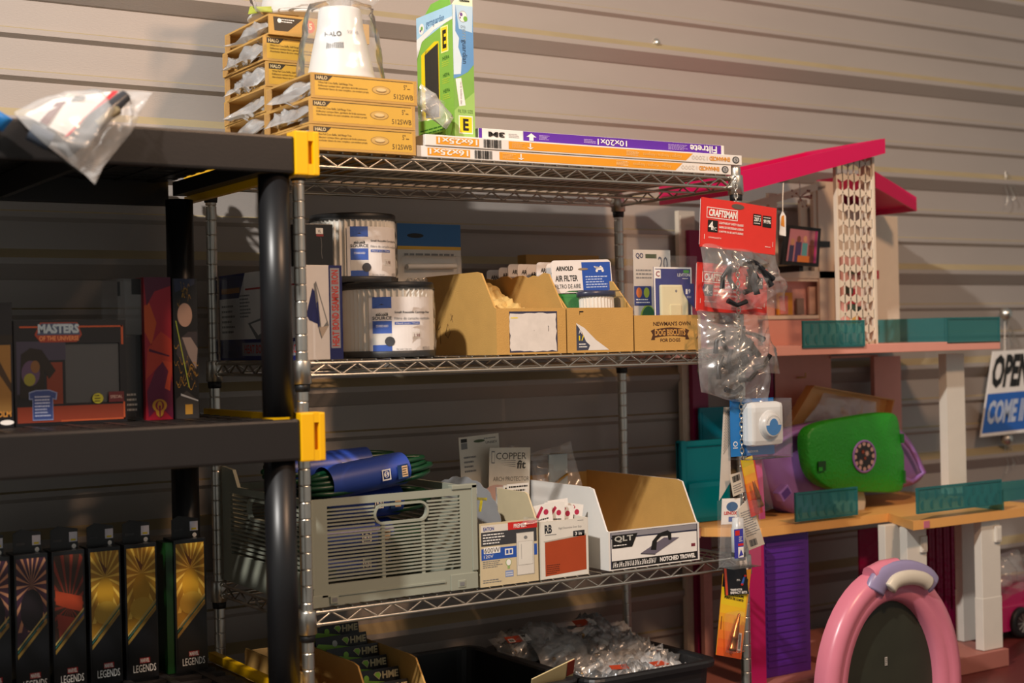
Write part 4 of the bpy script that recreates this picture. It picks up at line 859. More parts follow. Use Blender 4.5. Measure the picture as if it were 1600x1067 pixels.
craftsman(.760, .938, -.046, 1.575, 1.37, .07, 'front bag of safety glasses with the fully visible red header', 3)
craftsman(.776, .944, -.012, 1.462, 1.255, .06, 'second bag of safety glasses, red header seen through the bag before it', 8, slant=.01)
r = thing('plastic_bag', 'lowest translucent bag of dark parts bulging below the red-headed bags', 'bag', (.84, -.03, 1.30)); m = MB()
m.bag((.752, -.040, 1.228), (.912, -.038, 1.190), (.925, -.030, 1.33), (.752, -.034, 1.36), .050, clear, amp=.010, n=34, seed=12, fr=10); m.build('plastic_film', r)
m = MB()
for k_ in range(3): glasses(m, V((.83+.03*k_, -.035, 1.262+.02*k_)), .9-.3*k_, .2*k_)
m.build('dark_part', r)
# indoor timer pack
r = thing('timer_pack', 'white indoor dial timer in a blue-backed blister pack hanging on the chain', 'package', (.88, -.02, 1.20)); m = MB()
x0, x1, y, z0, z1 = .830, .936, -.028, 1.108, 1.212; m.box(x0, x1, y, y+.001, z0, z1, C_('#1870b8', .4)); f = front(m, x0, x1, y, z0, z1); f.text('INDOOR', .38, .05, .62, .09, W_, 2, bold=.02); f.ell(.10, .22, .05, .045, W_, 2); f.ell(.10, .22, .035, .03, C_('#1870b8'), 3); f.lines(.05, .13, .16, .17, 1, W_, 2); m.build('backing_card', r)
m = MB(); m.box(x0+.024, x1-.002, y-.030, y-.0005, z0+.018, z1-.006, mat('white_plastic', '#d9dcdc', .3, var=.02), bev=.010)
c = V(((x0+x1)/2+.015, y-.030, (z0+z1)/2+.004)); m.lathe(c, [(.027, 0), (.026, .002), (.022, .003), (.0215, .009), (.020, .010), (.0001, .010)], mat('white_plastic', '#d9dcdc', .3, var=.02), 36, axis=(0, -1, 0)); m.build('timer_body', r)
m = MB(); f = Face(m, c+V((-.02, -.0103, -.02)), (1, 0, 0), (0, 0, 1), .04, .04, e=.0003); f.ell(.5, .5, .46, .46, C_('#1c78bf', .4), 1, 30, 180, 360); f.ell(.5, .5, .26, .30, C_('#1c78bf', .4), 2)
for k_ in range(15): a = math.radians(15+150*k_/14); f.ell(.5+.42*math.cos(a), .5+.42*math.sin(a), .012, .03, GREY, 2, 6)
m.build('dial', r)
m = MB(); m.box(x0-.002, x1+.004, y-.044, y-.043, z0-.004, z1, blist); m.box(x1+.002, x1+.004, y-.044, y, z0, z1, blist); m.box(x0-.002, x1+.004, y-.044, y, z0-.004, z0-.003, blist); m.build('blister', r)
# cards and tip packs on the chain
def hang_card(name, label, cat, pts_px, y, th, m_, art=None, extra=None, tl=None):
    """quad from the photo's corners (TL, TR, BR, BL) placed on the plane y"""
    P = [at(px, py, Y=y) for px, py in pts_px]; r = thing(name, label, cat, (P[0]+P[1])/2); m = MB(); m.prism([P[3], P[2], P[1], P[0]], (0, th, 0), m_)
    u = P[2]-P[3]; v = P[0]-P[3]; v = v-u*(v.dot(u)/u.length_squared)*0
    f = Face(m, P[3], u, v, u.length, v.length, e=.0004); f.n = V((0, -1, 0))
    if art: art(f)
    m.build('card', r)
    if extra: extra(r, f)
    return r
def art_bar(f): f.lines(.08, .30, .92, .92, 11, GREY, 1); f.barcode(.15, .06, .6, .22, K, 1)
def art_narrow(f):
    f.lines(.15, .45, .85, .9, 14, GREY, 1)
hang_card('long_card', 'long narrow grey card back hanging left of the timer', 'package', [(1131, 636), (1140, 636), (1142, 752), (1124, 782)], -.02, .001, C_('#c5beb4'), art_narrow)
hang_card('barcode_card', 'small tilted tag with barcode on the chain below the timer', 'package', [(1140, 742), (1162, 736), (1164, 768), (1146, 776)], -.034, .001, C_('#c9bfae'), lambda f: (f.lines(.1, .1, .9, .5, 4, GREY, 1), f.barcode(.15, .6, .8, .88, K, 1)))
hang_card('barcode_card', 'larger tilted card back with barcode near the orange floor', 'package', [(1153, 796), (1172, 776), (1195, 850), (1170, 860)], -.036, .001, C_('#cfc6b6'), art_bar)
copper = mat('copper_metal', '#b06a3a', .3, 1, var=.1)
def tip(r, p, d, L, s=1):
    m = MB(); m.lathe(p, [(.0001, 0), (.0072*s, .001), (.0072*s, .006), (.0062*s, .008), (.0062*s, .02*s), (.0068*s, .021*s), (.0058*s, .024*s), (.0055*s, L*.55), (.0046*s, L*.6), (.0022*s, L*.97), (.0001, L)], copper, 18, axis=d); m.build('copper_tip', r)
def grad(cols):
    def g(f):
        n = len(cols)
        for i, c in enumerate(cols): f.rect(0, 1-(i+1)/n, 1, 1-i/n, C_(c, .4), 1)
    return g
def art_tip(f):
    cols = ['#e8cf1c', '#eccb20', '#f0bf24', '#f0ab2a', '#ee942c', '#ec7f2c', '#e96d2a', '#e66228']
    for i, c in enumerate(cols): f.rect(.0, .84*(1-(i+1)/8), 1, .84*(1-i/8), C_(c, .4), 1)
    f.rect(0, .84, 1, 1, C_('#1c1b18', .4), 1); f.lines(.7, .87, .95, .92, 1, C_('#cdb26a'), 2)
    for k_, s_ in enumerate(('CUTTING TIP', 'BUSE DE COUPE', 'PUNTA DE CORTE')): f.text(s_, (.22, .12, .12)[k_], .795-.045*k_, (.80, .88, .88)[k_], .825-.045*k_, K, 2, bold=.04)
    f.rect(.80, .10, .93, .32, W_, 2); f.barcode(.82, .12, .91, .30, K, 3); f.lines(.06, .2, .10, .6, 1, C_('#7a3a1c'), 2)
def ex_tip(r, f):
    base = f.P(.42, .08, 1)+V((0, -.011, 0)); top = f.P(.60, .56, 1)+V((0, -.011, 0)); tip(r, base, (top-base), (top-base).length, 1.15)
    m = MB(); a = f.P(.28, .04); b = f.P(.72, .60); m.box(min(a.x, b.x), max(a.x, b.x), a.y-.022, a.y-.0005, a.z, b.z, blist, bev=.007); m.build('blister', r)
hang_card('cutting_tip_pack', 'yellow-orange cutting tip blister card, lowest item on the chain', 'package', [(1130, 896), (1174, 889), (1158, 1030), (1119, 1023)], -.024, .001, C_('#e8a02a', .4), art_tip, ex_tip)
def ex_tip2(r, f):
    base = f.P(.62, .14, 1)+V((0, -.010, 0)); top = f.P(.38, .62, 1)+V((0, -.010, 0)); tip(r, base, (top-base), (top-base).length, .9)
    m = MB(); a, b, c, d = f.P(.1, .08), f.P(1.25, .06), f.P(1.1, .98), f.P(.1, .96); o_ = V((0, -.022, 0)); m.poly([a+o_, b+o_, c+o_, d+o_], blist); m.poly([b, b+o_, c+o_, c], blist); m.poly([a, a+o_, d+o_, d], blist); m.build('blister', r)
def art_tip2(f):
    for i, c in enumerate(('#c9b01c', '#e0b11e', '#e59a20', '#e07c22', '#d95c22', '#cc3a20', '#c02a1e')): f.rect(0, 1-(i+1)/7, 1, 1-i/7, C_(c, .4), 1)
hang_card('cutting_tip_pack', 'upper red and yellow cutting tip pack tilted under the timer', 'package', [(1157, 719), (1179, 716), (1192, 800), (1174, 808)], -.040, .001, C_('#cc3a20', .4), art_tip2, ex_tip2)
hang_card('pink_pack', 'pink backed clear pack hanging behind the upper tip pack', 'package', [(1178, 716), (1190, 716), (1196, 810), (1186, 812)], -.016, .001, C_('#c8508a', .4))
# Lenox pack
def art_lenox(f):
    f.rect(.0, .62, .9, 1, W_, 1); f.ell(.5, .88, .28, .07, C_('#2a5a8a'), 2); f.text('LENOX', .12, .76, .75, .81, RED, 2, bold=.04); f.rect(.35, .66, .65, .73, C_('#4a62a8'), 2)
def ex_lenox(r, f):
    m = MB(); c = f.P(.52, .12)+V((0, -.022, 0)); m.lathe(c, [(.0001, 0), (.0125, 0), (.0125, .055), (.011, .058), (.010, .075), (.0001, .076)], mat('white_tool_plastic', '#ccd0d2', .3), 24); m.lathe(c+V((0, 0, .006)), [(.0128, 0), (.0128, .008)], blackp, 24); m.build('tool_body', r)
    m = MB(); a = f.P(-.05, .0); b = f.P(1.0, 1.0); m.box(a.x, b.x+.006, a.y-.040, a.y-.0392, a.z, b.z, blist); m.box(a.x, a.x+.0008, a.y-.04, a.y, a.z, b.z, blist); m.box(a.x, b.x+.006, a.y-.04, a.y, a.z, a.z+.0008, blist); m.build('blister', r)
    m = MB(); q = f.P(-.02, .16)+V((0, -.041, 0)); m.box(q.x, q.x+.021, q.y, q.y+.0005, q.z, q.z+.052, C_('#3a3aa0', .4)); g = Face(m, q, (1, 0, 0), (0, 0, 1), .021, .052); g.rect(.1, .78, .6, .95, RED, 1); g.rect(.4, .42, 1, .50, RED, 1); g.rect(.4, .02, 1, .38, W_, 1); g.lines(.5, .55, .9, .75, 3, W_, 1); g.poly([(.45, .05), (.95, .1), (.7, .3)], C_('#3a3aa0'), 2); m.build('sticker', r)
hang_card('tool_pack', 'clear clamshell with white cylindrical tool and small red lettering', 'package', [(1128, 779), (1152, 778), (1156, 884), (1124, 886)], -.030, .001, film('clam_back', white=.10, gloss=.06, rough=.2), art_lenox, ex_lenox)
hang_card('bit_card', 'narrow white card with bit symbols beside the clamshell', 'package', [(1150, 822), (1162, 838), (1168, 930), (1163, 900)][0:2]+[(1171, 906), (1156, 880)], -.022, .001, W_, lambda f: (f.ell(.5, .62, .28, .05, K, 1), f.ell(.5, .62, .15, .03, W_, 2), f.ell(.5, .42, .2, .03, K, 1), f.lines(.3, .1, .7, .3, 4, K, 1)))
def art_bits(f):
    f.rect(.0, 0, .10, 1, C_('#cf4a30', .4), 1); f.text('TERMINATOR', .2, .14, .72, .22, W_, 2, bold=.04); f.text('IMPACT BITS', .2, .03, .92, .12, W_, 2, bold=.04); f.poly([(.66, .35), (.78, .38), (.90, .66), (.80, .62)], C_('#3a62b8'), 2); f.ell(.88, .66, .06, .04, RED, 3); f.ell(.72, .36, .06, .04, RED, 3); f.lines(.5, .48, .66, .56, 2, W_, 2)
hang_card('bit_pack', 'black impact bit pack with red left edge above the yellow card', 'package', [(1131, 886), (1166, 888), (1170, 928), (1134, 930)], -.028, .003, C_('#15171c', .35), art_bits)

# ================================================================== things at the left
# drooping bag on the black shelf
r = thing('plastic_bag', 'blurred clear bag with white and red card drooping over the black shelf edge', 'bag', (-.40, -.20, 1.60)); m = MB(); yb = -.21
P = lambda px, py, y=yb: at(px, py, Y=y)
m.bag(P(22, 176), P(152, 296), P(246, 150, -.15), P(95, 136, -.15), .045, film('soft_bag', white=.22, gloss=.16, rough=.25, bump=.1), amp=.010, n=26, seed=4, edge=.006)
m.build('plastic_film', r)
m = MB(); m.prism([P(38, 180, -.19), P(105, 212, -.19), P(185, 142, -.17), P(85, 155, -.17)], (0, .003, 0), W_); q = [P(100, 214, -.1915), P(107, 212, -.1915), P(186, 142, -.1715), P(176, 142, -.1715)]; m.prism(q, (0, .001, 0), C_('#c8303a'))
m.prism([P(62, 190, -.192), P(74, 196, -.192), P(104, 158, -.18), P(88, 160, -.18)], (0, .001, 0), C_('#6a3030')); m.prism([P(110, 158, -.18), P(130, 156, -.18), P(135, 150, -.175), P(118, 150, -.175)], (0, .001, 0), GREY); m.build('paper_card', r)
m = MB(); dkk = C_('#3a3a3e', .3); m.tube([P(112, 228, -.2), P(150, 190, -.195), P(196, 150, -.18)], [.010, .013, .008], dkk, 10); m.tube([P(46, 205, -.2), P(80, 222, -.205)], .012, C_('#4a5260', .3), 10); m.tube([P(150, 195, -.205), P(185, 172, -.2)], .006, C_('#7a6c50', .3), 8); m.build('metal_part', r)
m = MB(); m.bag(at(-40, 180, Y=-.16), at(0, 205, Y=-.16), at(22, 182, Y=-.16), at(-30, 158, Y=-.16), .02, C_('#1f78c0', .4), amp=.003, n=10)
tag(m.build('blue_package', loc=at(-5, 190, Y=-.16)), 'blue package corner at the left edge on top of the black shelf', 'package')
# toy boxes on the middle level
Z2 = 1.2185
r = thing('toy_box', 'wide window toy box with orange outline and t-shirt picture', 'toy box', (-.31, .16, Z2)); m = MB(); x0, x1, y0, y1, z1 = -.400, -.237, .105, .20, Z2+.152
dk = C_('#17161a', .35)
m.box(x0, x1, y0+.004, y1, Z2, z1, dk); m.box(x0, x1, y0, y0+.004, Z2, Z2+.03, dk); m.box(x0, x1, y0, y0+.004, z1-.034, z1, dk); m.box(x0, x0+.072, y0, y0+.004, Z2+.03, z1-.034, dk); m.box(x1-.010, x1, y0, y0+.004, Z2+.03, z1-.034, dk)
f = front(m, x0, x1, y0, Z2, z1); f.rect(.02, .03, .98, .18, C_('#7a2c16'), 1); f.poly([(.08, .62), (.45, .62), (.45, .8), (.02, .8), (.02, .3), (.08, .3)], C_('#33334a'), 1); f.rect(.28, .2, .42, .6, C_('#6a2a1a'), 1)
for a, b, c, d in ((.05, .93, .97, .945), (.955, .76, .975, .945), (.4, .03, .98, .045), (.965, .03, .98, .2)): f.rect(a, b, c, d, C_('#a84a24'), 2)
f.poly([(.18, .86), (.23, .98), (.56, .98), (.60, .86), (.55, .79), (.23, .79)], C_('#8a3424'), 3); f.poly([(.20, .86), (.24, .97), (.55, .97), (.585, .86)], C_('#394a6a'), 4); f.text('MASTERS', .21, .875, .575, .965, C_('#9fb6c8'), 5, bold=.05); f.text('OF THE UNIVERSE', .22, .805, .57, .85, C_('#d89060'), 5, bold=.02)
f.poly([(.06, .68), (.14, .74), (.24, .72), (.36, .52), (.30, .44), (.26, .52), (.25, .26), (.04, .26)], C_('#0c0c0e'), 3); f.ell(.14, .50, .08, .12, C_('#4a3a5a'), 4); f.ell(.13, .44, .05, .06, C_('#7a7a2a'), 5); f.ell(.18, .56, .04, .06, C_('#6a4a2a'), 5)
f.poly([(.12, .32), (.18, .34), (.30, .34), (.37, .31), (.36, .24), (.33, .25), (.33, .05), (.15, .05), (.15, .25), (.12, .25)], C_('#7787b0'), 5); f.poly([(.125, .31), (.18, .33), (.30, .33), (.36, .305), (.35, .25), (.325, .26), (.325, .06), (.155, .06), (.155, .26), (.13, .26)], C_('#2a3f7a'), 6); f.lines(.17, .08, .31, .29, 7, C_('#a8b4d0'), 7)
f.ell(.73, .24, .05, .05, C_('#a8a82c'), 8); f.lines(.70, .2, .76, .28, 3, K, 9); f.rect(.83, .20, .97, .30, C_('#5a1c24'), 8); f.text('SPECIAL', .845, .235, .955, .265, C_('#c8b0a8'), 9)
m.build('carton', r)
m = MB(); m.box(x0+.073, x1-.011, y0+.001, y0+.002, Z2+.031, z1-.035, blist); m.build('window', r, label='clear film window')
r = thing('toy_box', 'tall red comic-art box with gold emblem and clear side window', 'toy box', (-.2, .16, Z2)); m = MB(); x0, x1, y0, y1, z1 = -.206, -.164, .112, .20, Z2+.216
m.box(x0, x1, y0, y1, Z2, z1, C_('#8a1420', .35)); f = front(m, x0, x1, y0, Z2, z1)
f.rect(0, 0, 1, 1, C_('#a8182c', .4), 1); f.poly([(0, .62), (.25, .52), (.45, .68), (.2, .82), (0, .8)], C_('#d0521e', .4), 2); f.poly([(0, .28), (.5, .38), (1, .30), (1, .56), (.6, .62), (.1, .5)], C_('#c23a24', .4), 2); f.poly([(.35, .34), (.7, .42), (1, .25), (1, 0), (.5, .1), (.1, .02), (.05, .2)], C_('#6a1438', .4), 3); f.poly([(.6, .42), (.85, .34), (.7, .22), (.9, .2), (1, .4)], C_('#cf4a2a', .4), 4); f.poly([(.1, .8), (.4, .9), (1, .94), (1, 1), (0, 1)], C_('#5a1030', .4), 3); f.poly([(.15, .5), (.9, .45), (.9, .44), (.15, .48)], C_('#5a1030'), 5)
g = C_('#c98a26'); f.ell(.5, .10, .27, .045, g, 6, 20); f.poly([(.30, .10), (.70, .10), (.62, .035), (.5, .015), (.38, .035)], g, 7); f.ell(.5, .10, .16, .035, C_('#8a1830'), 8); f.ell(.5, .10, .09, .03, g, 9); f.poly([(.46, .10), (.54, .10), (.52, .02), (.48, .02)], C_('#8a1830'), 10)
m.build('carton', r)
m = MB(); m.box(-.243, x0-.0005, y0+.01, y1, Z2, z1-.002, blist); m.box(-.236, -.210, y0+.02, y1-.01, Z2+.002, Z2+.13, C_('#1a1112'), bev=.004); f = front(m, -.243, x0-.001, y0+.0095, Z2, z1); f.rect(.6, .88, 1, .99, C_('#22201e'), 1); f.rect(.0, .87, .12, .97, C_('#22201e'), 1); f.lines(.05, .06, .9, .2, 4, C_('#a8a098'), 2)
m.build('clear_side_window', r)
r = thing('toy_box', 'tall dark box with gold curls and pale patch right of the red box', 'toy box', (-.13, .16, Z2)); m = MB(); x0, x1, y0, y1, z1 = -.161, -.122, .112, .20, Z2+.214
m.box(x0, x1, y0, y1, Z2, z1, C_('#121214', .35)); f = front(m, x0, x1, y0, Z2, z1); f.poly([(.05, 1), (.1, .90), (.9, .96), (.9, 1)], C_('#2c3148'), 1); f.poly([(.1, .46), (.5, .36), (.95, .50), (.98, .62), (.6, .62), (.2, .56)], C_('#2b2730'), 1); f.poly([(.35, .58), (.6, .45), (.9, .35), (.98, .5), (.7, .58)], C_('#8c7f7c'), 2); f.poly([(.05, .14), (.5, .2), (.98, .12), (.98, .0), (.05, 0)], C_('#2a2a2c'), 1)
f.ell(.48, .74, .30, .085, C_('#a8897a'), 1)
R = random.Random(2)
def curl(cx, cy, w_, h_, n_, thick=.012):
    for _ in range(n_):
        a = cx+R.uniform(-w_, w_); b = cy+R.uniform(-h_, h_); dx = R.uniform(-.25, .25); dy = R.uniform(-.05, .05); pts = [(a+dx*t, b+dy*t+.02*math.sin(t*5+a*9)) for t in [i/7 for i in range(8)]]
        f.poly([(min(.99, max(.01, p)), q) for p, q in pts]+[(min(.99, max(.01, p)), q-thick*.5) for p, q in pts[::-1]], C_('#b0842c'), 4)
curl(.4, .89, .22, .05, 16); curl(.5, .42, .35, .10, 12); curl(.55, .28, .3, .06, 14)
f.poly([(.08, .70), (.12, .70), (.62, .22), (.58, .22)], C_('#9aa83a'), 5); f.rect(.42, .03, .72, .10, C_('#b0842c'), 4); f.poly([(.25, .18), (.95, .13), (.95, .12), (.25, .165)], C_('#aab0b8'), 5)
m.build('carton', r)
r = thing('toy_box', 'dark window box with amber panel at the left edge', 'toy box', (-.42, .15, Z2)); m = MB(); x0, x1, y0, y1, z1 = -.50, -.403, .10, .19, Z2+.178
m.box(x0, x1, y0, y1, Z2, z1, dk); f = front(m, x0, x1, y0, Z2, z1); f.rect(.5, .12, .97, .66, C_('#8a6630'), 1); f.poly([(.75, .6), (.97, .35), (.97, .28), (.72, .5)], C_('#3a2a1a'), 2); f.text('MALCOLM', .52, .085, .96, .13, C_('#c88a3a'), 2, bold=.03); f.rect(.5, .67, 1, .74, K, 2); f.ell(.9, .04, .1, .02, W_, 2); m.build('carton', r)  # flat amber panel on the box front
# seven slim figure boxes below
Z3 = .8085
specs = [(-.437, -.386, 0, 'purple-orange', 'amber'), (-.380, -.330, 0, 'a', 'first fully seen slim toy box from the left, dark with rays'), (-.324, -.274, 1, 'b', 'slim toy box with red and purple panels'), (-.268, -.218, 2, 'c', 'first of three slim golden toy boxes, next to the red and purple one'), (-.212, -.160, 2, 'c', 'middle one of the three slim golden toy boxes'), (-.132, -.079, 2, 'c', 'rightmost slim golden toy box with green side')]
for k_, (x0, x1, kind, _, lb) in enumerate(specs):
    if k_ == 0: lb = 'slim dark toy box cut off by the left picture edge'
    r = thing('toy_box', lb, 'toy box', ((x0+x1)/2, .24, Z3), 'slim figure boxes on the lowest dark shelf'); y0, y1, hh = .212, .262, .212; m = MB()
    m.box(x0, x1, y0, y1, Z3, Z3+hh, C_('#0f0f11', .3), bev=.0008); 
    if k_ == 5: m.box(x0-.012, x0-.0004, y0+.004, y1, Z3, Z3+hh-.004, C_('#123a14', .3))
    f = front(m, x0, x1, y0, Z3, Z3+hh); c0 = ('#3a2030', '#3a2418', '#a8761c')[kind]; c1 = ('#b07a5a', '#7a2c1c', '#e0b44a')[kind]
    f.rect(.06, .34, .94, .97, C_(c0, .35), 1)
    cx, cy = (.5, .78) if kind != 1 else (.5, .6)
    for i in range(18):
        a = math.radians(i*20); a2 = a+math.radians(7); far = .9
        def clip(a_):
            dx, dz = math.cos(a_), math.sin(a_)*.45; s_ = min([(q-p)/d for p, d, q in ((cx, dx, .94 if dx > 0 else .06), (cy, dz, .97 if dz > 0 else .45)) if abs(d) > 1e-6]); return (cx+dx*s_, cy+dz*s_)
        f.poly([(cx, cy), clip(a), clip(a2)], C_(c1, .35), 2)
    if kind == 2: f.ell(.5, .66, .26, .12, C_('#b8861e', .35), 3); f.ell(.52, .52, .38, .085, C_('#c09430', .35), 4); f.poly([(.3, .92), (.5, .80), (.72, .93), (.55, .84)], C_('#6a3c14', .35), 5)
    elif kind == 1: f.poly([(.08, .72), (.9, .66), (.9, .55), (.5, .58), (.1, .62)], C_('#a03a1c', .35), 3); f.poly([(.12, .55), (.8, .5), (.5, .4), (.2, .34)], C_('#8a3424', .35), 3); f.poly([(.2, .26), (.6, .42), (.94, .55), (.94, .42), (.3, .18)], C_('#5a2a8a', .35), 4); f.poly([(.15, .22), (.5, .36), (.4, .26), (.2, .16)], C_('#c03a9a', .35), 5)
    else: f.ell(cx, .60, .34, .15, C_('#1c1418', .35), 3)
    f.poly([(.06, .06), (.94, .06), (.94, .52), (.06, .28)], C_('#0d0d10', .3), 6)
    for w0, w1, cc in ((.0, .03, '#8a6a2c'), (.04, .055, '#2a5a50'), (.065, .08, '#b09a5a')): f.poly([(.06, .26+w0), (.94, .50+w0), (.94, .50+w1), (.06, .26+w1)], C_(cc, .3), 7)
    f.rect(.40, .115, .72, .155, C_('#a01c1c', .35), 8); f.text('MARVEL', .42, .12, .70, .15, W_, 9, bold=.03); f.text('LEGENDS', .20, .05, .90, .105, W_, 9)
    m.build('carton', r)
    m = MB(); z = Z3+hh; m.prism([(x0+.004, y0+.02, z), (x1-.004, y0+.02, z), (x1-.004, y0+.02, z+.030), (x0+.016, y0+.02, z+.036), (x0+.004, y0+.02, z+.030)], (0, .0012, 0), C_('#121214', .3)); f = front(m, x0+.004, x1-.004, y0+.02, z, z+.03); f.rect(.68, .35, .98, .85, C_('#b8bac8', .3), 1); f.rect(.74, .40, .92, .50, C_('#c0b020'), 2); f.ell(.85, .12, .08, .12, W_, 2); f.lines(.1, .3, .5, .6, 1, C_('#3a3a3c'), 2)
    m.build('hanging_tab', r)
# ================================================================== toy house on the right
hot = mat('hot_pink_plastic', '#c4004f', .35, var=.04); coral = mat('coral_plastic', '#dd9a8a', .45, var=.05); cream = mat('cream_plastic', '#dccdb8', .5, var=.05)
whp = mat('white_toy_plastic', '#d8d3c8', .45, var=.04); orange = mat('orange_toy_floor', '#e0a45a', .45, var=.06, stretch=(1, 12, 1)); teal = film('teal_translucent', color=(.05, .26, .27), white=.42, gloss=.05, rough=.25, bump=.05, tint=(.45, .72, .72))
purp_t = mat('purple_toy_panel', '#56208a', .45, var=.05); mag = mat('magenta_panel', '#8a0a48', .4, var=.05); magp = mat('magenta_post', '#b01a58', .4, var=.04)
brown_t = mat('brown_toy_floor', '#a4665a', .5, var=.06, stretch=(1, 12, 1)); pinkw = mat('pink_wallpaper', '#d9a096', .6, var=.12, scale=90)
t = mat('table_top_wood', '#5a201c', .4, var=.1); m = MB(); m.box(.90, 2.5, -.35, .41, .585, .615, t, bev=.003); m.box(.92, .97, -.33, -.28, 0, .585, t); m.box(2.43, 2.48, -.33, -.28, 0, .585, t); m.box(.92, .97, .35, .40, 0, .585, t); m.box(2.43, 2.48, .35, .40, 0, .585, t)
tag(m.build('low_table', loc=(1.7, .05, 0)), 'dark red wooden table carrying the toy house and easel board', 'table')
dh = thing('toy_house', 'large multi-storey pink doll house with hot pink roofs and teal railings', 'doll house', (1.4, .25, .615))
TZ = .6155
def box(name, x0, x1, y0, y1, z0, z1, m_, label=None, parent=dh, bev=.0015):
    m = MB(); m.box(x0, x1, y0, y1, z0, z1, m_, bev=bev); return m.build(name, parent, label=label)
# roofs (trays with a raised rim)
def tray(pts_front, y0, y1, th, name, label):
    """pts_front: two (x, ztop, zbot) stations"""
    (xa, za, zb_), (xb, zc, zd) = pts_front; m = MB(); t_ = .006
    for (ya, yb) in ((y0, y0+t_), (y1-t_, y1)): m.prism([(xa, ya, zb_), (xb, ya, zd), (xb, ya, zc), (xa, ya, za)], (0, yb-ya, 0), hot)
    m.prism([(xa, y0+t_, zb_), (xa, y1-t_, zb_), (xa, y1-t_, za), (xa, y0+t_, za)], (t_, 0, 0), hot); m.prism([(xb-t_, y0+t_, zd), (xb-t_, y1-t_, zd), (xb-t_, y1-t_, zc-.0006), (xb-t_, y0+t_, zc-.0006)], (t_, 0, 0), hot)
    f_ = .35; m.prism([(xa+t_, y0+t_, zb_+(za-zb_)*f_), (xb-t_, y0+t_, zd+(zc-zd)*f_), (xb-t_, y0+t_, zd+(zc-zd)*f_+.004), (xa+t_, y0+t_, zb_+(za-zb_)*f_+.004)], (0, y1-y0-2*t_, 0), hot)
    m.build(name, dh, label=label)
tray(((.968, 1.644, 1.602), (1.386, 1.7345, 1.7035)), .10, .335, 0, 'roof', 'hot pink tray roof rising to the right')
r2a = at(1368, 268, Y=.22); r2b = at(1432, 308, Y=.22); r2c = at(1432, 330, Y=.22); r2d = at(1368, 293, Y=.22)
tray(((r2a.x, r2a.z, r2d.z), (r2b.x, r2b.z, r2c.z)), .22, .40, 0, 'roof', 'smaller hot pink roof falling to the right')
# upper storey
AT = 1.305
pA = at(1563, 540, Y=.10).x
box('upper_floor', .93, pA, .10, .405, AT-.019, AT, coral, 'coral pink upper floor slab')
# lattice panels with real cut-outs
def lattice(x0, x1, z0, z1, y, nx, nz, ztop, m_, name='lattice_panel'):
    m = MB(); th = .0022; fr = .006; cw = (x1-x0-fr)/nx; ch = (z1-z0)/nz; sw = cw*.15
    def pr(pts): m.prism([(a, y, min(b, ztop(a))) for a, b in pts], (0, th, 0), m_)
    for i in range(nx+1):
        xc = x0+i*cw; pr([(xc-sw/2, z0), (xc+sw/2, z0), (xc+sw/2, 9), (xc-sw/2, 9)])
    for j in range(0, int(nz)+2):
        zc = z0+ch*j
        for i in range(nx+1):
            if (i+j) % 2: continue
            xc = x0+i*cw; L_ = [(-cw, .07), (0, .32), (cw, .07)]
            pts = [(xc+a_, zc+b_*ch) for a_, b_ in L_ if x0-.001 <= xc+a_ <= x1-fr+.001]+[(xc+a_, zc-b_*ch) for a_, b_ in L_[::-1] if x0-.001 <= xc+a_ <= x1-fr+.001]
            pts = [(a_, max(z0, b_)) for a_, b_ in pts]
            if min(b_ for a_, b_ in pts) > ztop(xc)-.002: continue
            pr(pts)
    m.box(x1-fr, x1, y-.004, y+.03, z0, ztop(x1)-.001, m_); m.box(x0-.003, x0+.001, y-.001, y+.008, z0, ztop(x0), m_)
    return m.build(name, dh)
roofz = lambda x: 1.602+(x-.968)/(1.386-.968)*(1.7035-1.602)
LY = .13
a = at(1313, 537, Y=LY).x; b = at(1370, 537, Y=LY).x
lattice(a, b, AT, 1.70, LY, 6, 12.5, lambda x: min(roofz(x)-.001, 1.699), cream)
# right side panel (solid) and far wall
c = at(1374, 537, Y=.34).x; d = at(1407, 537, Y=.34).x; zt_ = at(1395, 338, Y=.34).z
box('side_wall_panel', c-.05, d, .34, .346, AT, zt_, cream, 'plain cream panel right of the lattice')
ia, ib = at(1316, 500, Y=.30).x, at(1369, 500, Y=.30).x; box('inner_wall', ia, ib, .30, .306, AT, 1.50, pinkw, 'pink inner wall seen through the lattice'); box('inner_wall', ia, ib, .345, .351, 1.50, 1.62, cream, 'cream inner wall above')
R = random.Random(4)
for k_ in range(16):
    x = ia+R.uniform(0, ib-ia-.012); z = AT+.03+R.uniform(0, .135); m = MB(); m.box(x, x+.012, .285, .299, z, z+.02, C_(R.choice(('#7a2a2a', '#2a2a22', '#a8182c', '#caa04a', '#dad4cc', '#3a4a3a')))); m.build('shelf_trinket', dh)
# window wall behind: frame beams around an opening, cream wall and alcove
WY = .33
def pxbox(name, x0p, y0p, x1p, y1p, y, th, m_, label=None, parent=dh):
    A_ = at(x0p, y1p, Y=y); B_ = at(x1p, y0p, Y=y); return box(name, A_.x, B_.x, y, y+th, max(A_.z, TZ), B_.z, m_, label, parent, bev=0)
wx0, wx1 = at(1196, 400, Y=WY).x, at(1313, 400, Y=WY).x
pxbox('wall_panel', 1283, 285, 1316, 545, WY, .008, cream, 'cream wall strip right of the window')
pxbox('window_beam', 1196, 424, 1316, 434, WY, .012, cream, 'window sill beam')
pxbox('window_beam', 1204, 302, 1214, 426, WY+.001, .010, cream, 'left upright window beam')
pxbox('window_beam', 1253, 312, 1261, 426, WY+.02, .008, cream, 'middle upright window beam')
pxbox('window_beam', 1273, 290, 1286, 426, WY+.004, .010, cream, 'right upright window beam')
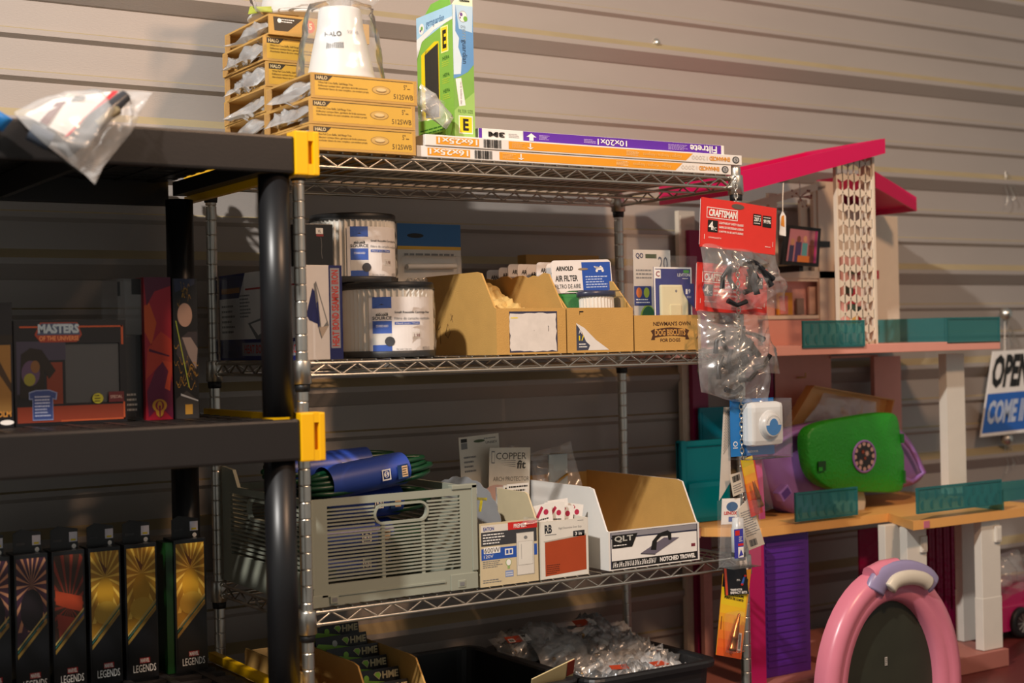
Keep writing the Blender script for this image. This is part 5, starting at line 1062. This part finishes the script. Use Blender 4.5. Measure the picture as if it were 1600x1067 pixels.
m = MB(); q = [at(1150, 322, Y=WY), at(1290, 283, Y=WY), at(1290, 294, Y=WY), at(1150, 334, Y=WY)]; m.prism(q, (0, .012, 0), cream); m.build('window_beam', dh, label='sloping top window beam')
pxbox('wall_panel', 1150, 434, 1306, 542, WY+.03, .006, pinkw, 'pink patterned wall under the window')
for (x0p, y0p, x1p, y1p) in ((1196, 434, 1302, 439), (1196, 492, 1306, 499), (1296, 434, 1304, 499)): pxbox('alcove_rim', x0p, y0p, x1p, y1p, WY+.004, .026, cream)
pxbox('wall_panel', 1196, 499, 1304, 542, WY+.003, .008, coral, 'coral wall below the alcove')
for (x0p, y0p, x1p, y1p, c_, lb) in ((1216, 457, 1238, 492, '#e09a2a', 'orange framed square with pink centre'), (1287, 445, 1291, 492, '#d8a84a', 'thin gold strip'), (1265, 448, 1286, 491, '#d8b09a', 'cream board'), (1246, 466, 1256, 491, '#8a7468', 'small grey figure shape')):
    pxbox('alcove_trinket', x0p, y0p, x1p, y1p, WY+.018, .006, C_(c_), lb)
pxbox('alcove_trinket', 1219, 462, 1231, 491, WY+.0165, .001, C_('#d8807a'), 'pink square')
# framed screen on a bracket
P4 = [at(1222, 413, Y=.24), at(1279, 417, Y=.24), at(1283, 357, Y=.24), at(1230, 351, Y=.24)]
r = MB(); r.prism(P4, (0, .008, 0), C_('#161616', .3)); fcx = MB()
r.build('wall_screen', dh, label='black framed screen picture')
m = MB(); ce = sum(P4, V((0, 0, 0)))/4; Q4 = [ce+(p-ce)*.82-V((0, .001, 0)) for p in P4]; u_ = Q4[1]-Q4[0]; v_ = Q4[3]-Q4[0]
def qp(a_, b_, l=1): return Q4[0]*(1-a_)*(1-b_)+Q4[1]*a_*(1-b_)+Q4[2]*a_*b_+Q4[3]*(1-a_)*b_-V((0, .0003*l, 0))
def qr(a0, b0, a1, b1, c_, l=1): m.poly([qp(a0, b0, l), qp(a1, b0, l), qp(a1, b1, l), qp(a0, b1, l)], C_(c_, .35))
qr(0, 0, 1, 1, '#b87a86', 1); qr(.05, .0, .2, .5, '#3a3a5a', 2); qr(.25, .0, .45, .62, '#4a3a6a', 2); qr(.48, .1, .66, .6, '#5aa0a8', 2); qr(.7, .0, .9, .55, '#8a4a3a', 2); qr(.35, .0, .75, .2, '#d07a3a', 3); qr(.9, .0, .97, 1, '#c83a8a', 3)
for a_, b_, c_ in ((.13, .6, '#b88a6a'), (.34, .7, '#7a4a3a'), (.56, .72, '#d0a080'), (.8, .62, '#9a5a4a')): m.poly([qp(a_+.07*math.cos(k_*.7854), b_+.11*math.sin(k_*.7854), 3) for k_ in range(8)], C_(c_, .35))
m.build('screen_print', dh)
pxbox('screen_bracket', 1280, 377, 1297, 386, .26, .07, C_('#161616', .3)); pxbox('screen_bracket', 1249, 414, 1255, 424, .26, .07, C_('#161616', .3))
# chandelier
m = MB(); c0 = at(1250, 308, Y=.25); R = random.Random(9)
for k_ in range(16):
    d_ = V((R.uniform(-1, 1), R.uniform(-1, 1), R.uniform(-.7, .7))).normalized()*.024; m.tube([c0, c0+d_], .0009, chromed, 5); m.lathe(c0+d_, [(.0001, .0026), (.0022, .001), (.0022, -.001), (.0001, -.0026)], mat('rose_bead', '#a88878', .25, .5), 8)
m.tube([c0, c0+V((0, 0, .035))], .0012, chromed, 6); m.build('chandelier', dh)
# left wing of the house behind the rack's right end
X0 = .975
m = MB(); lx0, lx1 = at(1066, 600, Y=.40).x, at(1091, 600, Y=.40).x
m.box(lx0, lx1, .40, .413, TZ, 1.60, cream)
for z in [TZ+.03+.028*i for i in range(34)]: m.box(lx0+.004, lx1-.004, .3985, .40, z, z+.020, cream)
m.build('corner_column', dh, label='cream ribbed column at the left rear')
pxbox('corner_strip', 1092, 360, 1101, 1060, .385, .012, mag, 'magenta strip beside the cream column')
pxbox('corner_strip', 1103, 880, 1112, 1066, .365, .012, pinkw, 'pale pink strip')
pxbox('rear_wall', 1164, 556, 1210, 800, .39, .01, mag, 'magenta rear wall panel')
pxbox('rear_wall', 1210, 553, 1298, 660, .39, .01, coral, 'coral pink rear wall panel')
pxbox('rear_wall', 1370, 556, 1407, 760, .37, .012, coral, 'coral pink upright behind the toys')
pxbox('rear_wall', 1298, 554, 1372, 560, .385, .01, coral)
pxbox('corner_column', 1483, 552, 1506, 772, .16, .022, whp, 'white post under the upper floor')
m = MB(); q = at(1245, 590, Y=.38); m.tube([q+V((.0, 0, 0)), q+V((.022, -.005, 0)), q+V((.022, -.005, .010))], .0018, mat('brass', '#b5883a', .3, 1), 6); m.build('wall_hook', dh)
# middle floor B
BT = .9455; yb1, yb2 = .13, .0
xb0 = at(1190, 822, Y=yb1).x; xb1 = at(1388, 797, Y=yb1).x; xb2 = at(1590, 790, Y=yb2).x+.10
m = MB(); m.prism([(xb0+.0, yb1, BT-.018), (xb1+.02, yb1, BT-.018), (xb1+.02, .405, BT-.018), (xb0-.08, .405, BT-.018), (xb0-.08, yb1+.08, BT-.018)], (0, 0, .018), orange); m.build('middle_floor', dh, label='orange floor section, left')
xs = at(1390, 812, Y=yb2+.03).x
m = MB(); m.prism([(xb1-.0, yb1, BT-.018), (xs+.035, yb2, BT-.018), (xb2, yb2, BT-.018), (xb2, .405, BT-.018), (xb1+.021, .405, BT-.018), (xb1+.021, yb1, BT-.018)], (0, 0, .0182), orange); m.build('middle_floor', dh, label='orange floor section stepping forward, right')
box('middle_floor', .925, xb0-.081, .22, .43, BT-.022, BT-.002, coral, 'coral floor section at the left')
# railings
def rail(name, px, y, th, art=None, label=None):
    P_ = [at(a_, b_, Y=y) for a_, b_ in px]; m = MB(); x0_, x1_ = P_[0].x, P_[1].x; z0_ = min(P_[2].z, P_[3].z); z1_ = (P_[0].z+P_[1].z)/2; z0_ = (P_[2].z+P_[3].z)/2
    m.box(x0_, x1_, y, y+th, z0_, z1_, teal); fr = .004
    for (a0, a1, b0, b1) in ((x0_, x1_, z0_, z0_+fr), (x0_, x1_, z1_-fr, z1_), (x0_, x0_+fr, z0_+fr, z1_-fr), (x1_-fr, x1_, z0_+fr, z1_-fr)): m.box(a0, a1, y-.002, y, b0, b1, teal)
    if art:
        n = art; w_ = (x1_-x0_-2*fr)/n; h_ = z1_-z0_-2*fr
        for k_ in range(n):
            for row in (0, 1):
                cx = x0_+fr+w_*(k_+.55+(.25 if row else 0)); cz = z0_+fr+h_*(.27+.46*row); s_ = 1 if row else -1
                m.prism([(cx+s_*w_*.32*math.sin(tt), y-.001, cz+h_*.22*math.cos(tt)) for tt in [math.pi*i/10 for i in range(11)]], (0, .001, 0), teal)
    return m.build(name, dh, label=label or 'translucent teal railing')
ty = .102
P_ = at(1253, 502, Y=.10)
rail('railing', [(1253, 502), (1350, 499), (1350, 541), (1254, 544)], .098, .0015, 7, 'teal railing with half moon cut pattern')
rail('railing', [(1478, 496), (1561, 495), (1561, 535), (1478, 537)], .102, .004, None, 'teal upper railing, front')
xr = at(1478, 500, Y=.104).x; m = MB(); m.box(xr-.003, xr, .107, .30, AT+.0005, at(1478, 496, Y=.102).z, teal); m.build('railing', dh, label='teal upper railing, side')
rail('railing', [(1242, 769), (1339, 761), (1339, 806), (1242, 814)], yb1-.004, .003, 7, 'teal railing on the left orange floor')
rail('railing', [(1432, 763), (1564, 748), (1564, 788), (1432, 803)], yb2-.004, .003, 9, 'teal railing on the right orange floor')
xr = at(1565, 750, Y=yb2).x; m = MB(); m.box(xr+.002, xr+.30, .10, .104, BT+.0005, BT+.045, teal); m.box(xr+.002, xr+.006, .0, .10, BT+.0005, BT+.045, teal); m.build('railing', dh, label='teal railing turning back at the right')
m = MB(); q = at(1448, 815, Y=yb2-.001); m.box(q.x-.008, q.x+.008, yb2-.0015, yb2-.0002, BT-.016, BT-.002, C_('#c06a80')); m.build('floor_sticker', dh)
# lower storey
box('ground_floor', .925, 1.245, .10, .405, TZ, .640, brown_t, 'brown plank ground floor'); box('ground_floor', 1.246, 1.62, .00, .405, TZ, .652, brown_t, 'brown plank ground floor, right')
pp = lambda *a_, **k_: pxbox(*a_, **k_)
pxbox('upright_panel', 1170, 840, 1193, 1085, .12, .015, magp, 'magenta corner upright')
m = MB(); A_ = at(1195, 1020, Y=.15); B_ = at(1263, 838, Y=.15); m.box(A_.x, B_.x, .15, .158, .64, BT-.019, purp_t, bev=.001)
z = .66
while z < BT-.03: m.box(A_.x+.008, B_.x-.012, .1485, .15, z, z+.008, purp_t); z += .0135
m.build('shutter_door', dh, label='purple louvered shutter door')
pxbox('curtain_panel', 1346, 822, 1388, 1012, .22, .004, film('magenta_translucent', color=(.30, .0, .06), white=.85, gloss=.05, rough=.2, tint=(.6, .05, .2)), 'dark red ribbed panel')
m = MB(); A_ = at(1448, 1012, Y=.20); B_ = at(1502, 818, Y=.20); rp = MATS['magenta_translucent']
for k_ in range(10): x = A_.x+(B_.x-A_.x)*k_/10; m.box(x, x+(B_.x-A_.x)/10*.7, .20-(.002 if k_ % 2 else 0), .204, .653, BT-.019, rp)
m.build('curtain_panel', dh, label='wide dark red ribbed panel')
def post(x0p, x1p, ytop, ybot, y, label, clip=None):
    A_ = at(x0p, ybot, Y=y); B_ = at(x1p, ytop, Y=y); m = MB(); w_ = B_.x-A_.x; zb_ = max(A_.z, .653); m.box(A_.x, B_.x, y, y+.02, zb_, BT-.0185, whp, bev=.001); m.box(A_.x-.0008, B_.x+.0008, y-.0008, y+.0208, zb_, zb_+.11, whp, bev=.001)
    if clip: 
        C_0 = at(B_.x, 0, Y=y); q0 = at(clip[0], clip[2], Y=y-.003); q1 = at(clip[1], clip[3], Y=y-.003); m.box(q0.x, q1.x, y-.006, y, q1.z, q0.z, whp, bev=.0015); m.box(q0.x+.003, q1.x-.003, y-.007, y-.006, q1.z+.004, q0.z-.004, whp)
    m.build('corner_column', dh, label=label)
post(1388, 1411, 818, 1060, .09, 'white post at the left of the porch'); post(1422, 1447, 818, 1062, .04, 'white post with clip above the easel board', (1438, 1448, 838, 862))
post(1538, 1562, 806, 1040, .012, 'white post nearest the toy car', (1554, 1564, 822, 846)); post(1507, 1526, 812, 1034, .10, 'white post behind the right porch')
pxbox('upright_panel', 1501, 840, 1510, 1030, .12, .01, hot, 'hot pink hinge strip')
# toys on the middle floor
tealb = film('teal_tub_plastic', color=(.0, .25, .33), white=.80, gloss=.06, rough=.2, bump=.05, tint=(.2, .6, .7))
r = thing('toy_bathtub', 'teal translucent toy tub unit behind the shelving post', 'toy', (1.03, .30, BT))
m = MB(); A_ = at(1072, 822, Y=.27); B_ = at(1142, 700, Y=.27); x0, x1 = A_.x, B_.x
m.box(x0+.01, x1, .27, .36, BT-.001, BT+.085, tealb, bev=.012); m.build('tub_body', r)
m = MB(); m.box(x0, x1, .29, .294, BT+.085, BT+.165, tealb); m.box(x0, x0+.015, .28, .30, BT+.02, BT+.17, tealb, bev=.004); m.box(x0, x1, .285, .30, BT+.155, BT+.168, tealb, bev=.003); m.build('upper_rack', r)
m = MB(); A_ = at(1096, 760, Y=.37); B_ = at(1135, 635, Y=.37); m.box(A_.x, B_.x, .37, .376, BT, B_.z, tealb); m.box(A_.x+.006, B_.x-.006, .3685, .37, A_.z, B_.z-.01, tealb); m.build('backboard', r)
# purple shell toy, green lid, amber case
lilac = mat('lilac_toy_plastic', '#9168ad', .35, var=.04); greent = mat('green_textured_plastic', '#1f8a1a', .45, var=.10, bump=1.0, bscale=170)
def blob(px, y, th, m_, dome=0, n_up=0, smooth_=True, edge=.85):
    """a rounded shell whose rim follows the given outline: rim, shoulder, dome"""
    P_ = [at(a_, b_, Y=y) for a_, b_ in px]
    for _ in range(2): P_ = [p for i in range(len(P_)) for p in (P_[i]*.75+P_[(i+1) % len(P_)]*.25, P_[i]*.25+P_[(i+1) % len(P_)]*.75)]
    c_ = sum(P_, V((0, 0, 0)))/len(P_); n = len(P_); rings = [[p+V((0, th, 0)) for p in P_], [p.copy() for p in P_], [c_+(p-c_)*edge-V((0, dome*.6, 0)) for p in P_], [c_+(p-c_)*edge*.55-V((0, dome, 0)) for p in P_], [c_+(p-c_)*.02-V((0, dome*1.05, 0)) for p in P_]]
    vs = sum(rings, []); m = MB(); m.add(vs, [(j*n+k_, j*n+(k_+1) % n, (j+1)*n+(k_+1) % n, (j+1)*n+k_) for j in range(4) for k_ in range(n)], m_, smooth_); m.add(rings[0], [tuple(range(n-1, -1, -1))], m_); return m
r = thing('purple_shell_toy', 'lilac curved toy shell half hidden behind the green lid', 'toy', (1.36, .28, BT))
blob([(1195, 720), (1205, 688), (1235, 672), (1300, 658), (1360, 655), (1405, 668), (1425, 690), (1447, 735), (1438, 752), (1415, 762), (1330, 770), (1300, 790), (1262, 812), (1232, 800), (1205, 765)], .26, .05, lilac, .015).build('shell_body', r)
m = MB(); pts = [at(a_, b_, Y=.232) for a_, b_ in ((1210, 694), (1240, 676), (1290, 664), (1340, 656))]; m.tube([p for p in pts], .006, lilac, 8); pts = [at(a_, b_, Y=.232) for a_, b_ in ((1400, 672), (1424, 700), (1444, 738), (1424, 752), (1412, 748))]; m.tube(pts, .006, lilac, 8); m.build('raised_rim', r)
q0 = at(1222, 770, Y=.222); m = MB(); m.M = Matrix.Translation(q0) @ Matrix.Rotation(-.6, 4, 'Y'); m.box(-.016, .016, -.012, .01, -.012, .012, lilac, bev=.003); m.box(-.011, .011, -.0125, -.012, -.008, .008, mat('dark_lilac', '#5a3a80', .35)); m.build('side_latch', r)
r = thing('green_turf_lid', 'bright green textured toy lid with round flower porthole, leaning in the doll house', 'toy', (1.38, .19, BT))
blob([(1260, 700), (1262, 672), (1285, 660), (1330, 652), (1380, 644), (1399, 646), (1405, 660), (1408, 700), (1413, 705), (1413, 760), (1405, 770), (1350, 769), (1300, 767), (1268, 745)], .195, .028, greent, .004, edge=.96).build('lid_body', r)
c_ = at(1350, 713, Y=.1895); m = MB()
m.lathe(c_, [(.0355, 0), (.0355, .002), (.0315, .003), (.0315, .0005)], lilac, 32, axis=(0, -1, 0)); m.disc(c_-V((0, .0008, 0)), .0315, C_('#241e1c', .3), 30, (0, -1, 0))
for k_ in range(12):
    a_ = k_*math.pi/6; m.disc(c_+V((.0275*math.cos(a_), -.0012, .0275*math.sin(a_))), .005, C_('#b8948a'), 10, (0, -1, 0))
for (dx, dz, s_, c2) in ((.008, .006, .008, '#b89a90'), (-.011, -.012, .008, '#b89a90'), (-.004, .010, .006, '#8a3a20'), (.002, -.004, .005, '#8a3a20')):
    cc = c_+V((dx, -.0016, dz)); m.poly([cc+V((s_*(1 if k_ % 2 else .45)*math.cos(k_*.3927), 0, s_*(1 if k_ % 2 else .45)*math.sin(k_*.3927))) for k_ in range(16)], C_(c2))
m.build('flower_porthole', r)
m = MB(); q0 = at(1284, 728, Y=.188); m.box(q0.x-.011, q0.x+.011, .1865, .1885, q0.z-.010, q0.z+.010, C_('#0a3a0a')); m.box(q0.x-.011, q0.x, .1855, .1865, q0.z-.010, q0.z-.002, greent); m.build('square_slot', r)
m = MB(); q0 = at(1411, 685, Y=.19); m.box(q0.x-.004, q0.x+.004, .19, .215, q0.z-.010, q0.z+.010, C_('#0e5a0e')); m.build('hinge_slot', r); m = MB(); q0 = at(1414, 745, Y=.19); m.box(q0.x-.004, q0.x+.003, .19, .215, q0.z-.014, q0.z+.014, C_('#0e5a0e')); m.build('hinge_slot', r)
amber = film('amber_plastic', color=(1, .60, .20), white=.55, gloss=.08, rough=.25, bump=.1, tint=(1, .75, .35))
r = thing('amber_case', 'amber translucent slanted box behind the lilac shell', 'toy', (1.36, .34, 1.10)); P_ = [at(a_, b_, Y=.33) for a_, b_ in ((1222, 668), (1262, 602), (1388, 624), (1378, 668))]; m = MB(); m.prism(P_, (0, .004, 0), amber)
for i in range(4): a_, b_ = P_[i], P_[(i+1) % 4]; m.prism([a_, b_, b_+(V((0, 0, 0))), b_-V((0, .02, 0)), a_-V((0, .02, 0))][:2]+[b_-V((0, .02, 0)), a_-V((0, .02, 0))], (P_[0]+P_[2]-a_-b_).normalized()*.003, amber)
P2 = [p.copy() for p in P_]; m.build('case_body', r)
m = MB(); m.bag(at(1255, 665, Y=.322), at(1370, 668, Y=.322), at(1368, 628, Y=.322), at(1285, 615, Y=.322), .014, cloudy, amp=.006, n=16, seed=31); tag(m.build('plastic_bag', loc=at(1310, 665, Y=.322)), 'small clear bag lying in the amber box', 'bag')
m = MB(); m.disc(at(1325, 775, Y=.225), .05, cream, 30, (0, -1, .35), .05); P_ = at(1325, 775, Y=.225); m.lathe(P_, [(.046, -.004), (.050, 0), (.046, .003), (.0001, .003)], cream, 36, axis=(0, -.9, .35)); tag(m.build('cream_disc', loc=P_), 'cream round toy disc peeking under the green lid', 'toy')
# hanging price tag
q0 = at(1223, 355, Y=.085); m = MB(); m.prism([at(1218, 367, Y=.085), at(1228, 369, Y=.085), at(1228, 338, Y=.085), at(1223, 329, Y=.085), at(1219, 338, Y=.085)], (0, .0006, 0), W_); m.poly([at(a_, b_, Y=.0846) for a_, b_ in ((1220, 352), (1226, 355), (1225, 336), (1221, 338))], C_('#d88a2a')); m.tube([at(1223, 331, Y=.085), at(1223, 310, Y=.086), at(1224, 286, Y=.097)], .0009, cream, 5)
tag(m.build('price_tag', loc=q0), 'small white and orange price tag dangling on a string from the pink roof', 'tag')
# oval easel board
pinkp = mat('pink_easel_plastic', '#d07a8e', .3, var=.04); lav = mat('lavender_plastic', '#8d83a6', .35, var=.04); crm = mat('ivory_knob_plastic', '#c8bfae', .35, var=.04)
EY = -.12; c_ = at(1394, 1078, Y=EY); r = thing('easel_board', 'pink oval toy chalkboard easel with lavender clip in front of the doll house', 'easel', (c_.x, EY, TZ))
topz = at(1394, 886, Y=EY).z; zz_ = topz-c_.z; ax_ = (at(1501, 1075, Y=EY).x-at(1287, 1075, Y=EY).x)/2
M_ = 56; prof_ = [(1.0, .02), (1.0, -.004), (.975, -.014), (.93, -.018), (.89, -.016), (.87, -.012), (.85, -.013), (.80, -.011), (.775, -.004), (.765, .006), (.765, .02)]; vs = []
for s_, dy in prof_:
    for k_ in range(M_):
        a_ = 2*math.pi*k_/M_; off = (1-s_)*.162/ .235; sx = ax_-(1-s_)*.270*(1); sz = zz_-(1-s_)*.270
        vs.append((c_.x+sx*math.cos(a_), EY+dy, c_.z+sz*math.sin(a_)))
cl = [(max(v[2], TZ+.001)) for v in vs]; vs = [(v[0], v[1], z_) for v, z_ in zip(vs, cl)]
m = MB(); m.add(vs, [(j*M_+k_, j*M_+(k_+1) % M_, (j+1)*M_+(k_+1) % M_, (j+1)*M_+k_) for j in range(len(prof_)-1) for k_ in range(M_)], pinkp, True); m.build('oval_frame', r)
m = MB(); m.add([(c_.x+(ax_-.062)*math.cos(2*math.pi*k_/M_), EY+.008, max(TZ+.002, c_.z+(zz_-.062)*math.sin(2*math.pi*k_/M_))) for k_ in range(M_)], [tuple(range(M_))], mat('chalkboard', '#2c2f22', .6, var=.35, scale=14)); q0 = at(1384, 1033, Y=EY+.007); f = Face(m, q0-V((.003, 0, .008)), (1, 0, 0), (0, 0, 1), .007, .016, e=.0004); f.rect(0, 0, 1, 1, C_('#b8b4ac'), 1); f.lines(.15, .1, .85, .9, 4, K, 2); m.build('chalkboard', r)
def arc_bar(pts, rr, m_, name, y, sc=(1, 1), dep=.01, label=None):
    P_ = [at(a_, b_, Y=y) for a_, b_ in pts]
    for _ in range(2): P_ = [P_[0]]+[p for i in range(len(P_)-1) for p in (P_[i]*.75+P_[i+1]*.25, P_[i]*.25+P_[i+1]*.75)]+[P_[-1]]
    n = len(P_); rs = [rr*min(1, .55+.45*min(i, n-1-i)) for i in range(n)]; m = MB(); m.tube([V((p.x, 0, p.z)) for p in P_], rs, m_, 14); m.v = [V((v.x, y+v.y*dep/rr, v.z)) for v in m.v]; m.build(name, r, label=label)
arc_bar([(1366, 925), (1372, 908), (1392, 897), (1420, 893), (1446, 902), (1455, 915)], .024, lav, 'top_clip', EY-.010, dep=.012, label='lavender clip')
arc_bar([(1390, 920), (1398, 907), (1420, 901), (1442, 904), (1452, 912)], .0145, crm, 'clip_knob', EY-.022, dep=.010, label='ivory knob')
m = MB(); m.tube([at(1359, 900, Y=EY), at(1378, 890, Y=EY), at(1400, 886, Y=EY)], .018, pinkp, 12); m.build('frame_hump', r)
# toy car
cp = mat('pink_car_paint', '#c01a66', .2, coat=1); cy_ = .17
q = at(1600, 1010, Y=cy_); cx = at(1582, 1008, Y=cy_).x; cz = .652
r = thing('toy_car', 'shiny pink toy car parked right of the white porch posts', 'toy car', (cx+.15, cy_+.06, .6155)); zc = TZ
sc_ = 1.0; bx = cx-.05
m = MB(); side = [(0, .02), (0, .06), (.015, .085), (.06, .100), (.11, .108), (.16, .112), (.24, .110), (.30, .098), (.36, .085), (.40, .06), (.40, .02)]
N = len(side)
vs = [(bx+a_, cy_+.004+dy_, zc+b_) for dy_ in (0, .15) for a_, b_ in side]; vs2 = [(bx+a_*.985+.003, cy_-.002+dy_, zc+min(b_, .075)) for dy_ in (0, .162) for a_, b_ in side]
m.add(vs, [tuple(range(N)), tuple(range(2*N-1, N-1, -1))]+[(i, i+1, i+1+N, i+N) for i in range(N-1)]+[(N-1, 0, N, 2*N-1)], cp, False)
m.add(vs2, [tuple(range(N)), tuple(range(2*N-1, N-1, -1))]+[(i, i+1, i+1+N, i+N) for i in range(N-1)], cp, False); m.build('car_body', r)
m = MB(); m.prism([(bx+.10, cy_+.02, zc+.108), (bx+.135, cy_+.02, zc+.150), (bx+.138, cy_+.02, zc+.150), (bx+.105, cy_+.02, zc+.108)], (0, .12, 0), blist); m.build('windshield', r)
for dx, dy_ in ((.075, -.012), (.32, -.012), (.075, .15), (.32, .15)):
    m = MB(); m.lathe((bx+dx, cy_+dy_, zc+.036), [(.0001, 0), (.022, 0), (.026, -.001), (.034, .0), (.036, .004), (.036, .02), (.0001, .02)], mat('tyre_rubber', '#0e0e10', .5), 30, axis=(0, 1, 0)); m.disc((bx+dx, cy_+dy_-.0015, zc+.036), .023, mat('wheel_hub', '#5a5254', .3, .8), 24, (0, -1, 0))
    for k_ in range(10): a_ = k_*.628; m.tube([(bx+dx, cy_+dy_-.003, zc+.036), (bx+dx+.022*math.cos(a_), cy_+dy_-.003, zc+.036+.022*math.sin(a_))], .0012, chromed, 5)
    m.build('wheel', r)
m = MB(); m.box(bx+.10, bx+.13, cy_-.004, cy_-.0025, zc+.082, zc+.088, chrome, bev=.001); m.build('chrome_trim', r)
m = MB(); q0 = V((bx+.08, cy_+.05, zc+.115)); m.bag(q0, q0+V((.11, .02, 0)), q0+V((.10, .03, .07)), q0+V((.02, .03, .065)), .03, clear, amp=.01, n=14, seed=44); tag(m.build('plastic_bag', loc=q0), 'crumpled clear bag lying in the pink toy car', 'bag')
# open sign
r = thing('open_sign', 'black white and blue open come in sign hung on the ribbed wall', 'sign', (2.12, .40, 1.16)); y = .392
TL, BL = at(1552, 549, Y=y), at(1532, 683, Y=y); u_ = V((1, 0, .02)).normalized(); wdt = .25; m = MB(); vv = TL-BL
m.prism([BL, BL+u_*wdt, TL+u_*wdt, TL], (0, .003, 0), W_); f = Face(m, BL, u_, vv, wdt, vv.length, e=.0006)
def sk(a_, b_, l=1): return BL+u_*(wdt*a_)+vv*b_+V((0, -.0006*l, 0))
f.P = sk
f.rect(.01, .04, .97, .50, C_('#1a5fb8', .4), 1); f.text('OPEN', .03, .56, .60, .96, K, 2, bold=.045); f.text('COME IN', .05, .14, .70, .42, C_('#b8c4d8', .4), 2, bold=.04)
m.build('sign_board', r)
m = MB(); m.tube([at(1570, 550, Y=y+.005), V((at(1570, 491, Y=.415).x, .415, at(1570, 491, Y=.415).z))], .0012, chromed, 5); m.build('hanging_wire', r)
